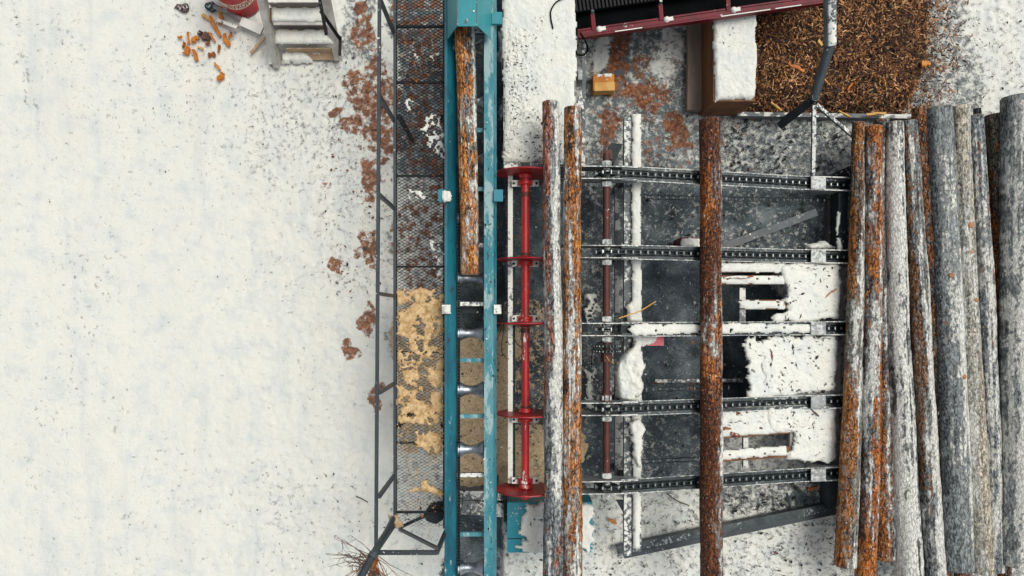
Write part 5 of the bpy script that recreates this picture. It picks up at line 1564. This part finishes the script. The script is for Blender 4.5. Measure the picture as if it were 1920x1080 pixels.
build_drum()
boards = [(400, 12, 470, 44, .055, 'wood_grey', 'grey weathered board lying under the red drum'), (408, 38, 445, 52, .05, 'wood_snowy', 'snow covered board stub below the red drum'),
          (452, 40, 492, 58, .13, 'wood_snowy', 'wide pale board resting against the steps stringer'), (470, 100, 498, 68, .04, 'wood', 'thin tan lath leaning toward the steps'),
          (430, 55, 440, 62, .03, 'wood_grey', 'short dark grey board scrap below the drum')]
for i, (x0, y0, x1, y1, w, mt, lb) in enumerate(boards):
    m = MB(); z = .05 + .025 * (i % 3); m.bar(W(x0, y0, z), W(x1, y1, z + .03), w, .03); m.build('board', M[mt], None, label=lb, cat='board', group='scrap boards by the steps')
t = thing('rag', 'crumpled dark slate rag on the snow left of the red drum', 'rag', W(398, 15, 0))
bpy.data.objects.remove(t)
snow_patch('rag', [(386, 8), (400, 6), (416, 12), (408, 20), (398, 24), (388, 18)], flat(.02), mat_dusted('slate_rag', (.05, .08, .095), (.02, .03, .035), .8, 0, .3, 30), None, .05, 1.5, 3, lump=.05, seed=24,
           label='crumpled dark slate rag on the snow left of the red drum', cat='rag')
scr = [(404, 50, .30, .045, -62, 'wood_orange', 'long orange splinter reaching down from the dark rag'), (414, 30, .24, .05, 88, 'wood_orange', 'upright orange splinter just below the dark rag'),
       (424, 76, .18, .06, -70, 'wood_orange', 'split orange wood piece at the right of the scatter'), (389, 33, .14, .05, -35, 'wood_yellow', 'yellow frayed chip at the upper left of the scatter'),
       (353, 72, .16, .03, -85, 'wood_orange', 'thin orange sliver at the left of the scatter'), (366, 74, .11, .07, 20, 'wood_orange', 'chunky orange chip in the middle of the scatter'),
       (350, 95, .11, .08, 60, 'wood_orange', 'broad orange chip at the lower left of the scatter'), (366, 104, .16, .05, -70, 'wood_orange', 'club shaped orange splinter at the bottom of the scatter'),
       (338, 70, .05, .04, 0, 'wood_orange', 'tiny orange crumb at the far left of the scatter'), (397, 102, .09, .06, 20, 'twig_orange', 'dull rust chip below the scatter on the right'),
       (411, 92, .10, .03, 80, 'twig_orange', 'narrow rust sliver right of the dull rust chip'), (408, 125, .12, .03, -50, 'wood_orange', 'thin curled orange shaving below all other scraps'),
       (415, 145, .12, .08, 50, 'wood_orange', 'lowest orange wedge of the scatter'), (390, 82, .06, .04, 30, 'twig_orange', 'small rust crumb beside the brown bark clump'),
       (377, 90, .09, .03, -20, 'wood_yellow', 'small yellow sliver under the brown bark clump'), (398, 70, .15, .03, -55, 'wood_orange', 'narrow orange strip just right of the brown bark clump'),
       (432, 66, .09, .03, 60, 'wood_orange', 'slim orange sliver at the far right of the scatter beside the pale boards'), (345, 84, .07, .03, 80, 'twig_orange', 'rust coloured sliver at the left of the broad orange chip')]
for px, py, l, w, an, mt, lb in scr:
    chip('wood_scrap', px, py, .03, l * 1.15, w * 1.35, R(an), M[mt], lb, 'wood scrap', .035)
snow_patch('bark_clump', [(366, 56), (385, 54), (398, 66), (388, 80), (374, 76)], flat(.02), mat_dusted('bark_clump', (.16, .08, .06), (.05, .04, .04), .9, 0, .25, 30), None, .05, 1.5, 4, lump=.06, seed=25, gaps=.25,
           label='brown bark clump at the centre of the orange wood scraps', cat='bark')
snow_patch('bark_clump', [(330, 10), (345, 8), (356, 16), (346, 24), (334, 20)], flat(.01), mat_dusted('dark_clump', (.10, .06, .06), (.05, .05, .05), .9, 0, .3, 30), None, .03, 1.5, 4, lump=.05, seed=26, gaps=.35,
           label='small dark bark clump alone on the snow near the upper edge', cat='bark')


# ------------------------------------------------------------------ broom at the railing corner
def build_broom():
    t = thing('twig_broom', 'twig broom leaning twigs outward at the lower railing corner', 'broom', W(737, 972, 1.32))
    a = W(737, 973, 1.36); b = W(706, 1028, 2.36); c = W(672, 1090, 2.62)
    m = MB(); m.tube([a, a.lerp(b, .5) + Vector((.01, 0, .02)), b, c], .036, 12, .044); m.build('handle', M['steel_rail'], t, 50)
    m = MB(); m.tube([b + (c - b) * .15, b + (c - b) * .3], .052, 12); m.build('binding', M['steel_rail'], t, 50)
    m = MB(); mo = MB(); random.seed(4)
    base = b.lerp(c, .12)
    for k in range(46):
        ang = R(random.choice([random.uniform(150, 245), random.uniform(285, 350), random.uniform(120, 160)]))
        l = random.uniform(.22, .50)
        d1 = Vector((math.cos(ang), math.sin(ang), random.uniform(-.15, .45)))
        p0 = base + (c - b) * random.uniform(0, .55)
        q1 = p0 + d1 * l * .5 + Vector((0, 0, random.uniform(-.02, .06))); q2 = p0 + d1 * l + Vector((random.uniform(-.08, .08), random.uniform(-.14, .02), random.uniform(-.08, .05)))
        (mo if k % 5 == 0 else m).tube([p0, q1, q2], .0055, 5, .002)
        for e in range(2):
            q = q1.lerp(q2, random.uniform(.1, .8)); m.tube([q, q + Vector((random.uniform(-.12, .12), random.uniform(-.12, .08), random.uniform(-.05, .06)))], .003, 4, .0015)
    for k in range(60):
        ang = R(random.uniform(255, 300)); l = random.uniform(.12, .30)
        p0 = base + (c - b) * random.uniform(.1, .5) + Vector((.05, 0, -.02))
        mo.tube([p0, p0 + Vector((math.cos(ang) * l, math.sin(ang) * l, random.uniform(-.1, .1)))], .005, 4, .002)
    m.build('twigs', M['twig'], t, kind='stuff'); mo.build('dry_twigs', M['twig_orange'], t, kind='stuff')


build_broom()
snow_patch('snow_lump', [(728, 967), (742, 964), (750, 975), (757, 985), (748, 993), (735, 990), (730, 980)], flat(1.33), M['wood'], None, .04, 1.5, 2, lump=.02, seed=27,
           label='tan sawdust and snow lump at the foot of the twig broom', cat='snow')
t = thing('dark_shape', 'dark flat shape with a bar under the lower end of the mesh walkway', 'dark_shape', W(800, 965, 1.2))  # flat dark piece with a bar, set just below the mesh
m = MB(); m.tube([W(752, 988, 1.24), W(800, 966, 1.22)], .022, 8); m.build('handle', M['steel_dark'], t, 50)
m = MB(); m.prism([W(795, 962, 1.21), W(808, 942, 1.2), W(833, 938, 1.2), W(834, 972, 1.2), (W(818, 982, 1.2)), W(800, 976, 1.2)], (0, 0, .02)); m.build('flat_piece', M['steel_dark'], t)
wire('twig', [W(668, 931, .03), W(678, 935, .05), W(690, 942, .03)], .009, M['twig'], 'dark thin twig on the snow left of the walkway railing', 'twig')
wire('twig', [W(1250, 925, .02), W(1268, 938, .04), W(1292, 948, .02)], .008, M['twig'], 'curved dark twig on the snow below the lowest chain arm', 'twig')
wire('twig', [W(1335, 465, .02), W(1325, 470, .04), W(1300, 480, .02)], .008, M['twig'], 'thin dark twig below the red edged box', 'twig') if False else None

vcol_object('bark_debris', deb_v, deb_f, deb_c, M['vcol'], label='small dark bark flakes scattered over the snow and concrete', cat='bark debris', kind='stuff')
